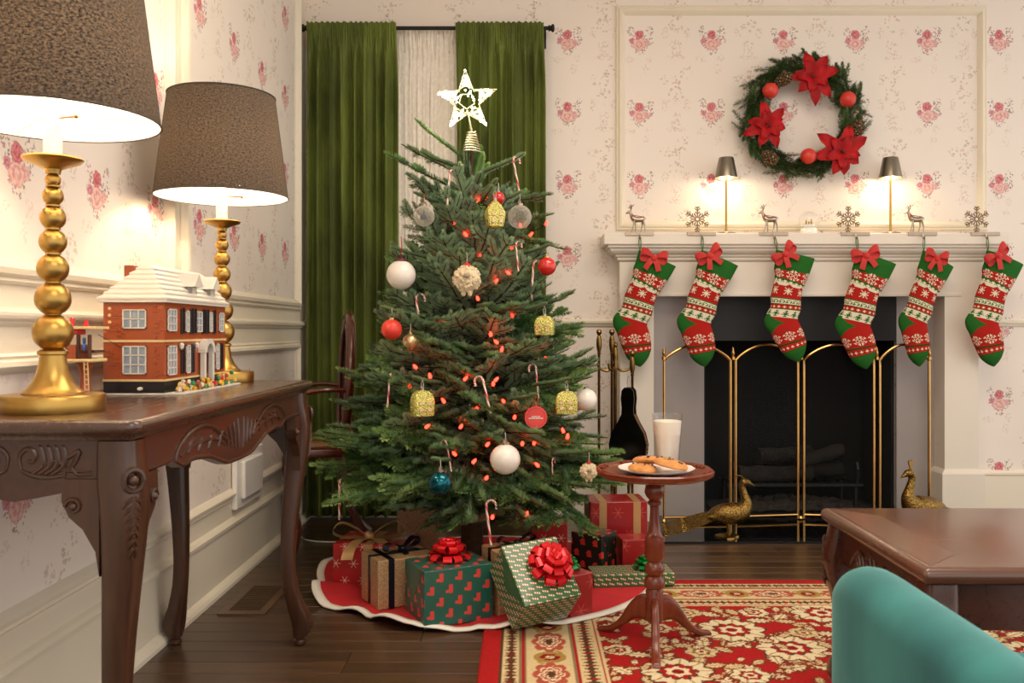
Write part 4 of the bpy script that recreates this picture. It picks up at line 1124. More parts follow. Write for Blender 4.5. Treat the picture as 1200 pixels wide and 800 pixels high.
# ------------------------------------------------------------------ brass peacocks
def peacock(loc_, rotz, label, crest_fan, turn):
    P = thing('brass_peacock', label, 'figurine', loc_, rotz, None)
    # local: faces +x
    keys = [(-.085, .085, .014, .010), (-.06, .094, .034, .028), (-.02, .100, .046, .043), (.025, .102, .048, .047), (.060, .115, .040, .042), (.078, .142, .027, .028), (.075, .170, .019, .019), (.066, .198, .0145, .015), (.062, .220, .013, .014), (.070, .236, .0155, .016), (.084, .236, .014, .014), (.096, .230, .008, .008), (.104, .226, .0055, .005), (.114, .220, .0015, .0015)]
    pts = spline([(x, z, a, c) for x, z, a, c in keys], 54); rings = []
    for i, (x, z, a, c) in enumerate(pts):
        p0 = pts[max(i-1, 0)]; p1 = pts[min(i+1, len(pts)-1)]
        tx, tz = p1[0]-p0[0], p1[1]-p0[1]; L = math.hypot(tx, tz)+1e-9; tx /= L; tz /= L
        a = max(a, .001); c = max(c, .001)
        rings.append([(x-tz*c*math.sin(2*PI*k/18), a*math.cos(2*PI*k/18), z+tx*c*math.sin(2*PI*k/18)) for k in range(18)])
    MB().loft(rings).build('body', M['feather_brass'], P, True, ang=80)
    for s in (-1, 1):
        w = MB()
        wr = []
        for k in range(12):
            f = k/11; x = .045-f*.135; hh = .030*math.sin(PI*min(1, .18+f*.82))**.7*(1-.25*f)
            wr.append([(x, s*(.036*(1-.45*f**2)+.010*math.cos(q)), .098-.008*f+hh*math.sin(q)) for q in np.linspace(-PI/2, PI/2, 9)])
        w.loft(wr, closed=False, caps=False); w.build('wing', M['feather_brass'], P, True)
        MB().sphere((.078, s*.0135, .238), .003, 8, 6).build('eye', M['black'], P)
        MB().tube([(.0, s*.016, .065), (.004, s*.016, .03), (.004, s*.016, .012)], .005, 8).build('leg', M['oldbrass'], P, True)
    MB().lathe([(.045, 0), (.044, .006), (.036, .011), (.02, .015), (.002, .016)], 18, fx=lambda a, z: 1+.16*math.sin(3*a)+.08*math.sin(7*a+1)).build('rock_base', M['oldbrass'], P, True)
    # long train of feathers with gaps between them
    for k in range(9):
        o = (k-4)/4.0
        pts = spline([(-.05, .024*o, .094+.014*o), (-.13, .042*o, .068+.016*o), (-.20, .055*o, .044+.016*o), (-.275, .06*o, .026+.014*o)], 22)
        ring = []
        for i, p in enumerate(pts):
            f = i/21; wd = (.006+.006*f)*(1.0 if (i % 7) < 5 or i < 8 else .25)
            ring.append([(p[0], p[1]-wd, p[2]), (p[0], p[1], p[2]+.004), (p[0], p[1]+wd, p[2]), (p[0], p[1], p[2]-.003)])
        MB().loft(ring).build('tail_feather', M['feather_brass'], P, True)
    if crest_fan:
        MB().prism([(-.003, 0), (.003, 0), (.012, .032), (.006, .037), (0, .035), (-.006, .037), (-.012, .032)], -.0025, .0025, M=T(.068, 0, .250)).build('crest', M['oldbrass'], P)
    else:
        b = MB()
        for s in (-.5, .5): b.tube(spline([(.070, s*.004, .250), (.058, s*.008, .262), (.044, s*.012, .264), (.034, s*.014, .258)], 10), .0018, 6)
        b.build('crest', M['oldbrass'], P, True)
    return P
t = NT('feathered_brass'); co = t.coord('Object')
vr = t.voro(t.scale(co, (1, 1, 1)), 160)
t.base(t.ramp(vr, [(.15, C('#a98a4e')), (.7, C('#6d5226'))])); t.par(Metallic=1.0, Roughness=.36); t.bump(vr, .6, .003); M['feather_brass'] = t.m
p1 = ground(858, 629, .008)
peacock((p1.x-.02, p1.y, .008), R(-4), 'antique brass peacock with a long train, standing on the black hearth', False, 0)
p2 = at(1092, 600, 3.86)
peacock((p2.x-.025, 3.86, .008), R(180+14), 'antique brass peacock with a fan crest, half hidden behind the coffee table', True, 0).scale = (1.13,)*3

# ------------------------------------------------------------------ stockings
def stocking_mesh():
    K = [  # row position in stitches, left (px), right (px) measured on one stocking
        (0, 567, 128, 742, 205), (9, 556, 172, 722, 240), (18, 541, 215, 700, 276), (26, 540, 243, 672, 318), (40, 520, 297, 652, 348), (50, 500, 342, 638, 388), (57, 495, 368, 634, 410), (64, 488, 392, 629, 432), (73, 468, 416, 610, 466), (80, 447, 448, 606, 480), (87, 448, 482, 608, 490), (93, 463, 514, 612, 502), (103, 476, 553, 621, 538), (113, 492, 592, 626, 574), (119, 503, 618, 625, 596), (123, 514, 637, 620, 612), (128, 534, 656, 610, 636), (132, 556, 670, 594, 658), (134, 572, 676, 578, 674)]
    rows = [k[0] for k in K]
    NR = 134; NC = 40
    kL = [(k[1], k[2]) for k in K]; kR = [(k[3], k[4]) for k in K]
    def interp(r):
        for i in range(len(K)-1):
            if r <= rows[i+1]:
                f = (r-rows[i])/(rows[i+1]-rows[i]); break
        def cr(A):
            p0 = np.array(A[max(i-1, 0)], float); p1 = np.array(A[i], float); p2 = np.array(A[i+1], float); p3 = np.array(A[min(i+2, len(A)-1)], float)
            m1 = (p2-p0)/2; m2 = (p3-p1)/2
            return (2*f**3-3*f*f+1)*p1+(f**3-2*f*f+f)*m1+(-2*f**3+3*f*f)*p2+(f**3-f*f)*m2
        return cr(kL), cr(kR)
    mm = .97e-3
    # colour chart, one entry a stitch
    G, Rr, W = C('#2b6b28'), C('#b8261e'), C('#efe4c8'); D = C('#1f4f20')
    chart = [[Rr]*NC for _ in range(NR)]
    def band(a, b_, c):
        for r in range(a, b_): chart[r] = [c]*NC
    band(0, 18, G); band(18, 28, Rr)
    band(18, 28, Rr)
    snow = ["....#.#....", "...##.##...", ".#..#.#..#.", "##.#...#.##", "..#.#.#.#..", ".....#.....", "..#.#.#.#..", "##.#...#.##", ".#..#.#..#.", "...##.##...", "....#.#...."]
    def stamp(r0, c0, art, c):
        for i, ln in enumerate(art):
            for j, ch in enumerate(ln):
                if ch == '#' and 0 <= r0+i < NR: chart[r0+i][(c0+j) % NC] = c
    for k in range(3): stamp(17, 2+k*13, snow, W)
    band(28, 30, G); band(30, 37, W)
    for j in range(NC):
        if j % 5 in (1, 2, 3): chart[30][j] = G
        if j % 5 == 2: chart[31][j] = G; 
        if j % 5 in (1, 3): chart[32][j] = G
    for r in range(34, 50):
        for j in range(NC):
            peak = abs((j % 13)-6)
            if r >= 34+peak*.75: chart[r][j] = Rr
    star = ["#..#..#", ".#.#.#.", "..###..", "#######", "..###..", ".#.#.#.", "#..#..#"]
    for k in range(3): stamp(39, 3+k*13, star, W)
    band(50, 59, W)
    curl = ["..###.", ".#...#", ".#...#", ".##.##", "##..#."]
    for j in range(0, NC, 6): stamp(52, j, curl, G)
    for j in range(NC): chart[50][j] = G; chart[58][j] = G
    band(59, 66, Rr)
    for j in range(NC):
        if j % 5 in (1, 2, 3): chart[62][j] = W
        if j % 5 == 2: chart[61][j] = W; chart[63][j] = W
    band(65, 66, G); band(66, 76, W)
    tree_ = ["...#...", "..###..", "...#...", ".#####.", "..###..", "#######", "...#...", "..###.."]
    for j in range(1, NC, 8): stamp(67, j, tree_, G)
    band(76, NR, Rr)
    for r in range(74, 95):                     # heel patch on the left side
        half = 21-abs(r-83)*1.5
        for j in range(NC):
            if j < half: chart[r][j] = G
    for k in range(3): stamp(97, 1+k*13, snow, W)
    for j in range(NC):
        chart[110][j] = D; chart[111][j] = D
        if j % 5 in (1, 2, 3): chart[115][j] = W
        if j % 5 == 2: chart[114][j] = W; chart[116][j] = W
    band(119, NR, G)
    for j in range(NC): chart[119][j] = D if j % 2 else G
    V = []; Fc = []; Cc = []
    NT_ = 2*NC
    for r in range(NR+1):
        l, q = interp(min(r, NR-.001))
        c = (l+q)/2; h = (q-l)/2; hw = float(np.hypot(*h))
        th = min(.030/mm, hw*.55)*(1.0 if r > 6 else .75+.04*r)
        knit = 1.0
        for k in range(NT_):
            a = PI-PI*k/NC                       # front half first (left -> right), then back
            off = -math.sin(a)
            x = c[0]+h[0]*math.cos(a); z = c[1]+h[1]*math.cos(a)
            V.append(((x-573)*mm, th*off*mm, -(z-70)*mm))
    for r in range(NR):
        for k in range(NT_):
            k2 = (k+1) % NT_
            Fc.append((r*NT_+k, r*NT_+k2, (r+1)*NT_+k2, (r+1)*NT_+k))
            j = k if k < NC else 2*NC-1-k
            Cc.append(chart[r][j])
    Fc.append(tuple(range(NT_))); Cc.append(D)
    Fc.append(tuple(range(NR*NT_+NT_-1, NR*NT_-1, -1))); Cc.append(G)
    me = bpy.data.meshes.new('knit_body'); me.from_pydata(V, [], Fc); me.update()
    ca = me.color_attributes.new('stitch', 'FLOAT_COLOR', 'CORNER')
    arr = []
    for p, c in zip(me.polygons, Cc): arr += list(c)*p.loop_total
    ca.data.foreach_set('color', arr)
    t = NT('fair_isle_knit'); a_ = t.n('ShaderNodeAttribute'); a_.attribute_name = 'stitch'
    co = t.coord('Object')
    t.base(t.mix(.35, a_.outputs['Color'], t.mix(1.0, a_.outputs['Color'], t.noise(co, 400, 2, 'Color'), 'MULTIPLY')))
    t.par(Roughness=.95, Specular_IOR_Level=.15); t.bump(t.noise(co, 500, 2), .5, .002)
    me.materials.append(t.m)
    shade(me, 80)
    return me
KN = stocking_mesh()
def ribbon_bow(mb, w, th):                 # velvet bow in the x,z plane, knot at origin
    for s in (-1, 1):
        lp = spline([(0, .0, 0), (s*.022, -.012, .016), (s*.045, -.010, .020), (s*.052, 0, .004), (s*.040, .006, -.006), (s*.018, .002, -.004), (0, 0, 0)], 22)
        wd = [w*(.35+.65*min(1, abs(p[0])/.03)) for p in lp]
        rings = [[(p[0], p[1], p[2]+d), (p[0], p[1]-th, p[2]+d*.9), (p[0], p[1]-th, p[2]-d*.9), (p[0], p[1], p[2]-d)] for p, d in zip(lp, wd)]
        mb.loft(rings)
        tp = spline([(0, -.006, 0), (s*.014, -.012, -.02), (s*.026, -.010, -.046)], 8)
        rings = [[(p[0]-w*.7*s*.9, p[1], p[2]-w*.35), (p[0]-w*.7*s*.9, p[1]-th, p[2]-w*.35), (p[0]+w*.7*s*.9, p[1]-th, p[2]+w*.35), (p[0]+w*.7*s*.9, p[1], p[2]+w*.35)] for p in tp]
        mb.loft(rings)
    mb.sphere((0, -.008, 0), .0125, 12, 8, sc=(1, .8, 1.1))
    return mb
BOW = ribbon_bow(MB(), .014, .002).mesh('bow'); BOW.materials.append(M['redvelvet']); shade(BOW, 50)
LOOP = MB().tube(spline([(0, 0, -.062), (.0045, 0, -.03), (.003, 0, .0), (0, 0, .004), (-.003, 0, 0), (-.0045, 0, -.03), (0, 0, -.062)], 20), .0022, 6).mesh('hanging_loop'); LOOP.materials.append(plain('green_yarn', '#4f6e3a', .9)); shade(LOOP)
YK = YS+.052-.071                      # where the holders' hooks carry the loops
SOCKS = [(750, 0, 0, 1.0, 'beside the fireplace tools, first on the mantel'), (823, 1, 4, 1.0, 'over the left brass screen post'), (908, 11, 0, .98, ''), (1004, 4, -3, 1.02, ''), (1083, -2, -8, 1.0, ''), (1157, 3, 4, 1.0, '')]
WORDS = ['knitted red and green stocking hanging beside the fireplace tools', 'knitted red and green stocking hanging second from the fireplace tools', 'knitted red and green stocking hanging third from the fireplace tools', 'knitted red and green stocking hanging between the third one and the slim one', 'slim knitted red and green stocking turned partly sideways, bow towards its cuff tip', 'knitted red and green stocking hanging in front of the square column with the wide plinth']
HK = []
for k, (u, tilt, yaw, sc_, _) in enumerate(SOCKS):
    q = at(u, 277, YK); HK.append(q.x); q.z = 1.340-.026+.0035+.0022-.004
    S = thing('christmas_stocking', WORDS[k], 'stocking', (q.x, YK, q.z), 0, 'stockings hung from the mantel')
    S.rotation_euler = (0, R(-tilt), R(yaw)); S.scale = (sc_*(.80 if k == 4 else 1), sc_, sc_)
    link('knit_body', KN, S); link('hanging_loop', LOOP, S)
    bo = link('bow', BOW, S); bo.location = (.022+(.035 if k in (0, 4) else 0), -.034, -.085-(.01 if k in (0, 4) else 0)); bo.rotation_euler = (0, R([10, -28, -32, -8, 10, -35][k]), 0); bo.scale = (1.2, 1.1, 1.2)

# stocking holders ------------------------------------------------------
def holder_base(h):
    b = MB().rbox(-.066, .066, -.056, .012, 0, .0035, .001); b.rbox(-.066, .066, -.058, -.0515, -.012, .0045, .001); b.build('base', M['grey_metal'], h)
    MB().tube(spline([(0, -.058, -.004), (0, -.062, -.022), (0, -.074, -.026), (0, -.078, -.012)], 12), .0035, 8).build('hook', M['silver'], h, True)
def snowflake_holder(x, fx, label):
    h = thing('snowflake_stocking_holder', label, 'stocking holder', (x, YS+.052, 1.340), 0, 'snowflake stocking holders'); holder_base(h)
    b = MB(); zc = .068
    for k in range(6):
        a = PI/2+k*PI/3; d = Vector((math.cos(a), 0, math.sin(a))); n_ = Vector((-d.z, 0, d.x)); c0 = Vector((0, -.02, zc))
        b.tube([c0+d*.010, c0+d*.057], .0032, 6)
        for q, l in ((.024, .013), (.038, .016), (.049, .012)):
            for s in (-1, 1): b.tube([c0+d*q, c0+d*(q+l*.75)+n_*s*l*.85], .0026, 6)
        a2 = a+PI/6; d2 = Vector((math.cos(a2), 0, math.sin(a2))); b.tube([c0+d2*.010, c0+d2*.030], [.002, .0042], 6)
    b.tube([(.009*math.cos(a), -.02, zc+.009*math.sin(a)) for a in np.linspace(0, 2*PI, 13)[:-1]], .0025, 6, closed=True)
    b.box(-.007, .007, -.024, -.016, .002, .014)
    b.build('snowflake', M['bronze'], h, True).location.x = fx; return h
M['bronze'] = plain('bronze_flake', '#8c745c', .4, .7, var=.1)
def deer_holder(x, fx, label):
    h = thing('reindeer_stocking_holder', label, 'stocking holder', (x, YS+.052, 1.340), 0, 'reindeer stocking holders'); holder_base(h)
    # faces -x
    pts = spline([(.034, .066, .006), (.028, .068, .0135), (.006, .066, .0125), (-.014, .068, .0145), (-.024, .078, .011), (-.030, .090, .0075), (-.034, .100, .007), (-.040, .101, .0065), (-.050, .096, .004), (-.054, .094, .002)], 30)
    b = MB().tube([(p[0], -.015, p[1]) for p in pts], [p[2] for p in pts], 10)
    b.tube([(-.032, -.012, .104), (-.026, -.005, .110)], [.003, .001], 6); b.tube([(.034, -.015, .07), (.041, -.015, .073)], [.003, .001], 6)
    b.build('body', M['silver'], h, True).location.x = fx
    for x0, x1, y_ in ((-.016, -.030, -.022), (-.012, -.008, -.009), (.026, .034, -.022), (.024, .014, -.009)):
        MB().tube([(x0, y_, .062), ((x0+x1)/2+.003, y_, .036), (x1, y_, .003)], [.0055, .0032, .0026], 7).build('leg', M['silver'], h, True).location.x = fx
    for s in (-1, 1):
        b = MB(); y0 = -.015+s*.004
        b.tube(spline([(-.034, y0, .106), (-.028, y0+s*.006, .120), (-.034, y0+s*.012, .134)], 8), .0018, 6)
        b.tube([(-.029, y0+s*.005, .117), (-.042, y0+s*.008, .124)], .0014, 6); b.tube([(-.030, y0+s*.008, .126), (-.018, y0+s*.012, .132)], .0014, 6)
        b.build('antler', M['bronze'], h, True).location.x = fx
    MB().tube([(-.026+.0005*math.cos(a), -.015+.0115*math.cos(a), .083+.0115*math.sin(a)*.8) for a in np.linspace(0, 2*PI, 17)[:-1]], .0032, 6, closed=True).tube([(-.022, -.026, .085), (.006, -.029, .080), (.018, -.0295, .078)], .0035, 6, flat=.5).build('scarf', M['red'], h, True).location.x = fx
    return h
deer_holder(HK[0], -.004, 'silver reindeer stocking holder at the tree end of the mantel shelf')
snowflake_holder(HK[1], -.012, 'bronze snowflake stocking holder next to the lamp nearest the tree')
deer_holder(HK[2], -.008, 'silver reindeer stocking holder below the wreath, beside the snow globe')
snowflake_holder(HK[3], -.020, 'bronze snowflake stocking holder below the wreath, beside the snow globe')
deer_holder(HK[4], -.014, 'silver reindeer stocking holder between a mantel lamp and the end snowflake')
snowflake_holder(HK[5], -.022, 'bronze snowflake stocking holder at the far end of the shelf from the tree')

# mantel lamps ----------------------------------------------------------
M['lampnickel'] = plain('brushed_nickel', '#8d8475', .3, .9, var=.08, vscale=30)
M['lampbulb'] = emis('lamp_diffuser', '#ffd9a0', 14)
for u, lab in ((851, 'slim brushed metal mantel lamp beside the poinsettia wreath, at the tree side'), (1043.5, 'slim brushed metal mantel lamp between the snowflake and reindeer holders, away from the tree')):
    q = at(u, 0, 4.165); L = thing('mantel_lamp', lab, 'lamp', (q.x, 4.165, 1.340), 0, 'cordless lamps on the mantel')
    MB().lathe([(.045, 0), (.046, .003), (.046, .009), (.044, .011), (.008, .012)], 28).build('base', M['lampnickel'], L, True)
    MB().lathe([(.0055, .011), (.0055, .285)], 12).build('pole', M['brass'], L, True)
    n = 32
    ring = lambda r, z: [(r*math.cos(2*PI*j/n), r*math.sin(2*PI*j/n), z) for j in range(n)]
    MB().loft([ring(.002, .364), ring(.033, .364), ring(.035, .361), ring(.053, .269), ring(.0515, .269), ring(.0335, .357), ring(.002, .3575)], True, True).build('shade', M['lampnickel'], L, True)
    MB().lathe([(.03, .288), (.034, .286), (.034, .282), (.002, .281)], 20).build('diffuser', M['lampbulb'], L, True)
    d = bpy.data.lights.new('bulb_light', 'POINT'); d.energy = 1.6; d.color = (1, .82, .52); d.shadow_soft_size = .015
    lo = bpy.data.objects.new('bulb_light', d); COL.objects.link(lo); lo.parent = L; lo.location = (0, 0, .268)
# snow globe
q = at(948, 0, 4.17)
sg = thing('snow_globe', 'small clear snow globe with tiny trees on a white base in mid-mantel', 'snow globe', (q.x, 4.17, 1.340))
MB().lathe([(.040, 0), (.041, .003), (.038, .030), (.034, .034), (.002, .034)], 28).build('base', M['white'], sg, True)
MB().sphere((0, 0, .066), .048, 28, 18).build('globe', M['thinglass'], sg, True)
for x, s in ((-.012, 1), (.012, 1.1), (.0, .8)):
    MB().lathe([(.010*s, .036), (.004*s, .048*1), (.008*s, .049), (.003*s, .060), (.005*s, .061), (.0005, .036+.04*s)], 9, M=T(x, .002, 0)).build('tiny_tree', plain('globe_gold_tree', '#a08a2c', .5), sg, True)
MB().sphere((0, 0, .042), .03, 16, 8, sc=(1, 1, .4)).build('snow', M['white'], sg, True)
# ------------------------------------------------------------------ fir foliage
def needle_mat(name, stops, under):
    t = NT(name); oi = t.n('ShaderNodeObjectInfo').outputs['Random']; co = t.coord('Object')
    ta = t.n('ShaderNodeAttribute'); ta.attribute_name = 'tip'
    f = t.math('ADD', t.math('ADD', t.math('MULTIPLY', t.noise(co, 9, 2), .45), t.math('MULTIPLY', oi, .25)), t.math('MULTIPLY', ta.outputs['Fac'], .34))
    c = t.ramp(f, stops)
    bf = t.n('ShaderNodeNewGeometry').outputs['Backfacing']
    t.base(t.mix(t.math('MULTIPLY', bf, .55), c, under)); t.par(Roughness=.48)
    return t.m
M['needle'] = needle_mat('fir_needles', [(.22, C('#375c2d')), (.48, C('#5f8a45')), (.82, C('#b2cc7c'))], C('#a9c0a2'))
M['pine'] = needle_mat('wreath_needles', [(.3, C('#2b4a20')), (.55, C('#4a6e30')), (.85, C('#8ca04f'))], C('#5f7a42'))
def grow(twigs, mats, name, dens=.0031, nlen=.0235, width=.0034, per=6, seed=0, spread=58, full=False):
    """twigs: list of polylines (Nx3). One mesh of needles and stems."""
    g = np.random.default_rng(seed); VV = []; FF = []; MI = []; TP = []; base = 0
    for tw, tr_ in twigs:
        tw = np.array(tw, float); segl = np.linalg.norm(np.diff(tw, axis=0), axis=1); cum = np.concatenate([[0], np.cumsum(segl)]); L = cum[-1]
        n = max(4, int(L/dens)); s = np.linspace(.02*L, L, n)
        P = np.stack([np.interp(s, cum, tw[:, k]) for k in range(3)], 1)
        Tn = np.gradient(P, axis=0); Tn /= np.linalg.norm(Tn, axis=1)[:, None]+1e-9
        up = np.array([0, 0, 1.]); S = np.cross(Tn, up); S /= np.linalg.norm(S, axis=1)[:, None]+1e-9; U = np.cross(S, Tn)
        for k in range(per):
            side = 1 if k % 2 else -1
            phi = np.radians(g.uniform(-18, 68, n)) if k < per-1 else np.radians(g.uniform(60, 120, n))
            if full: phi = g.uniform(-PI, PI, n)
            rd = S*(side*np.cos(phi))[:, None]+U*np.sin(phi)[:, None]
            sw = np.radians(g.normal(spread, 8, n)); tipf = np.clip((L-s)/.03, 0, 1); sw = sw*(.45+.55*tipf)
            D = Tn*np.cos(sw)[:, None]+rd*np.sin(sw)[:, None]
            l = nlen*g.uniform(.8, 1.1, n)*(.7+.3*tipf)
            W = np.cross(D, U*.8+rd*.3); W /= np.linalg.norm(W, axis=1)[:, None]+1e-9
            P0 = P+g.normal(0, .0006, P.shape)
            a = P0; m_ = P0+D*(l*.55)[:, None]; e = P0+D*l[:, None]
            v = np.stack([a, m_+W*width/2, e, m_-W*width/2], 1).reshape(-1, 3)
            f = np.arange(n*4).reshape(-1, 4)+base
            tv = np.clip((s/L)**1.5, 0, 1)*min(1, L/.12); TP.append(np.stack([tv*.5, tv*.9, tv*1.15, tv*.9], 1).ravel())
            VV.append(v); FF.append(f); MI.append(np.zeros(n, int)); base += n*4
        # stem
        m = len(tw); ring = []
        Tt = np.gradient(tw, axis=0); Tt /= np.linalg.norm(Tt, axis=1)[:, None]+1e-9
        Ss = np.cross(Tt, up); Ss /= np.linalg.norm(Ss, axis=1)[:, None]+1e-9; Us = np.cross(Ss, Tt)
        rr_ = np.linspace(tr_, tr_*.45, m)
        v = np.stack([tw+Ss*rr_[:, None], tw+Us*rr_[:, None], tw-Ss*rr_[:, None], tw-Us*rr_[:, None]], 1).reshape(-1, 3)
        f = []
        for i in range(m-1):
            for j in range(4): f.append((base+i*4+j, base+i*4+(j+1) % 4, base+i*4+4+(j+1) % 4, base+i*4+4+j))
        VV.append(v); FF.append(np.array(f)); MI.append(np.ones(len(f), int)); TP.append(np.zeros(m*4)); base += m*4
    V = np.concatenate(VV); Q = np.concatenate(FF); mi = np.concatenate(MI)
    me = bpy.data.meshes.new(name)
    me.vertices.add(len(V)); me.vertices.foreach_set('co', V.ravel().astype(np.float32))
    me.loops.add(Q.size); me.loops.foreach_set('vertex_index', Q.ravel().astype(np.int32))
    me.polygons.add(len(Q)); me.polygons.foreach_set('loop_start', np.arange(0, Q.size, 4, dtype=np.int32)); me.polygons.foreach_set('loop_total', np.full(len(Q), 4, dtype=np.int32))
    me.polygons.foreach_set('material_index', mi.astype(np.int32))
    me.update(calc_edges=True)
    at_ = me.attributes.new('tip', 'FLOAT', 'POINT'); at_.data.foreach_set('value', np.concatenate(TP).astype(np.float32))
    for m in mats: me.materials.append(m)
    return me
def poly(p0, d0, L, curve, n=9, rnd_=None):        # curve: sideways/upward bending per unit
    p = np.array(p0, float); d = np.array(d0, float); d /= np.linalg.norm(d); out = [p.copy()]
    for i in range(n-1):
        d = d+np.array(curve)/(n-1); 
        if rnd_ is not None: d = d+rnd_.normal(0, .03, 3)
        d /= np.linalg.norm(d); p = p+d*L/(n-1); out.append(p.copy())
    return np.array(out)
def spray(L, seed, bend=.25, lat=.5, start=.25, sub=True, step=.068):
    g = np.random.default_rng(seed); tw = []
    main = poly((0, 0, 0), (1, 0, 0), L, (0, g.uniform(-.1, .1), bend), 14, g); tw.append((main, .0032+.004*L))
    seg = np.linalg.norm(np.diff(main, axis=0), axis=1); cum = np.concatenate([[0], np.cumsum(seg)])
    s = L*start; k = 0
    while s < L*.93:
        f = s/L; P = np.array([np.interp(s, cum, main[:, q]) for q in range(3)]); i = min(len(main)-2, int(f*(len(main)-1)))
        t_ = main[i+1]-main[i]; t_ /= np.linalg.norm(t_)
        for side in (1, -1):
            if g.random() < .12: continue
            ang = R(g.uniform(42, 60)); sd = np.cross(t_, [0, 0, 1.]); sd /= np.linalg.norm(sd)+1e-9
            d = t_*math.cos(ang)+sd*side*math.sin(ang)+np.array([0, 0, g.uniform(-.12, .16)])
            l = max(.05, (1-f)*L*lat*g.uniform(.8, 1.15)+.03)
            lt_ = poly(P, d, l, tuple(t_*.35+np.array([0, 0, bend*.3])), 8, g); tw.append((lt_, .0022))
            if sub and l > .11:
                for q in (.35, .6, .8):
                    P2 = lt_[int(q*7)]; t2 = lt_[min(7, int(q*7)+1)]-lt_[int(q*7)]; t2 /= np.linalg.norm(t2)+1e-9
                    s2 = np.cross(t2, [0, 0, 1.]); s2 /= np.linalg.norm(s2)+1e-9
                    for sd2 in (1, -1):
                        if g.random() < .2: continue
                        l2 = max(.04, l*(1-q)*.75); d2 = t2*.72+s2*sd2*.7+np.array([0, 0, g.uniform(-.1, .1)])
                        tw.append((poly(P2, d2, l2, tuple(t2*.3), 6, g), .0018))
        s += step*g.uniform(.8, 1.2); k += 1
    return tw
NM = [M['needle'], M['bark']]
BR = {}
for i, (L, b_) in enumerate(((.30, .3), (.30, .15), (.42, .25), (.42, .1), (.55, .2), (.55, .05), (.66, .15), (.66, -.05))):
    BR.setdefault(L, []).append(grow(spray(L, 20+i, b_), NM, 'branch', seed=i))
SH = [grow(spray(.30, 50+i, .2, .22, .45, False, .09), NM, 'branch', seed=60+i, per=6, dens=.003) for i in range(2)]
SH1 = grow([(poly((0, 0, 0), (1, 0, 0), .30, (0, .0, .12), 12, np.random.default_rng(3)), .004)], NM, 'branch', seed=71, per=7, dens=.0024, nlen=.019)

TXc, TYc = (553-VX)*3.28/F, 3.28
tree = thing('christmas_tree', 'decorated green fir Christmas tree with a lit star on top', 'tree', (TXc, TYc, 0))
ZTOP = at(0, 172, TYc).z
MB().tube([(0, 0, .06), (.004, .002, .6), (-.004, 0, 1.1), (0, 0, ZTOP)], [.042, .032, .018, .006], 12).build('trunk', M['bark'], tree, True)
def RT(z): 
    f = min(1, max(0, (ZTOP-z)/(ZTOP-.28)))
    return .06+.57*f**.92
def put_branch(me, L0, z, az, el, L, roll=0):
    o = link('branch', me, tree); o.location = (.012*math.cos(az), .012*math.sin(az), z)
    o.rotation_mode = 'XYZ'
    Mx = RZ(az) @ RY(-el) @ RX(roll)
    o.rotation_euler = Mx.to_euler(); s = L/L0; o.scale = (s, max(.8, min(s, 1.15)), max(.85, min(s, 1.1)))
    return o
g = random.Random(21)
levels = 19
for li in range(levels):
    f = li/(levels-1)
    z = .40+(ZTOP-.30-.40)*f**.95
    Rz = RT(z-.06)
    n = int(round(14-8*f)); a0 = g.random()*6.28
    for k in range(n):
        az = a0+2*PI*k/n+g.uniform(-.22, .22)
        el = R(-8+46*f+g.uniform(-9, 9)); L = Rz*g.uniform(.74, .98)/math.cos(max(0, el))**.4
        back = math.sin(az) > .55
        key = min(BR, key=lambda q: abs(q-L))
        put_branch(g.choice(BR[key]), key, z+g.uniform(-.03, .03), az, el, L, g.uniform(-.6, .6))
# inner filler twigs
for k in range(46):
    z = g.uniform(.4, ZTOP-.4); az = g.uniform(0, 6.28); L = RT(z)*.62
    put_branch(g.choice(BR[.30]), .30, z, az, R(g.uniform(5, 45)), max(.14, L), g.uniform(-.8, .8))
# drooping skirt of the lowest branches towards the room
for k in range(19):
    az = R(-186+k*11.5)+g.uniform(-.08, .08); L = g.uniform(.52, .64)
    lo_, hi_ = (2, 9) if az < R(-128) else (-13, -3)
    key = min(BR, key=lambda q: abs(q-L)); put_branch(BR[key][1], key, g.uniform(.36, .46), az, R(g.uniform(lo_, hi_)), L, g.uniform(-.3, .3))
for k in range(9):
    az = R(-120+k*14)+g.uniform(-.1, .1); put_branch(g.choice(BR[.42]), .42, g.uniform(.30, .36), az, R(g.uniform(-12, 2)), g.uniform(.40, .52), g.uniform(-.4, .4))
# open leader shoots at the top, as seen against the curtains
for (u0, v0, u1, v1, kind, dy) in ((551, 192, 483, 143, 0, -.02), (540, 205, 470, 170, 1, .06), (535, 222, 450, 185, 1, -.05), (545, 200, 497, 179, 0, -.08), (560, 205, 617, 187, 0, .0), (566, 240, 646, 230, 1, -.06), (570, 262, 646, 254, 0, .05), (552, 230, 572, 205, 0, -.14), (540, 245, 478, 205, 1, -.1), (556, 262, 660, 298, 1, -.1), (548, 215, 552, 170, 0, 0), (553, 240, 558, 180, 0, .05), (549, 238, 541, 192, 0, -.05), (554, 228, 568, 196, 0, .08), (552, 215, 549, 176, 0, -.03), (551, 205, 556, 172, 0, .03)):
    A = at(u0, v0, TYc); B = at(u1, v1, TYc+dy*1.2); d = B-A
    me, L0 = (SH1, .30) if kind == 0 else (g.choice(SH), .30)
    o = link('branch', me, tree); A = A-Vector((TXc, TYc, 0)); o.location = A
    o.rotation_euler = (RZ(math.atan2(d.y, d.x)) @ RY(-math.asin(max(-1, min(1, d.z/d.length)))) @ RX(g.uniform(-.5, .5))).to_euler()
    o.scale = (d.length/L0, .95, .95)

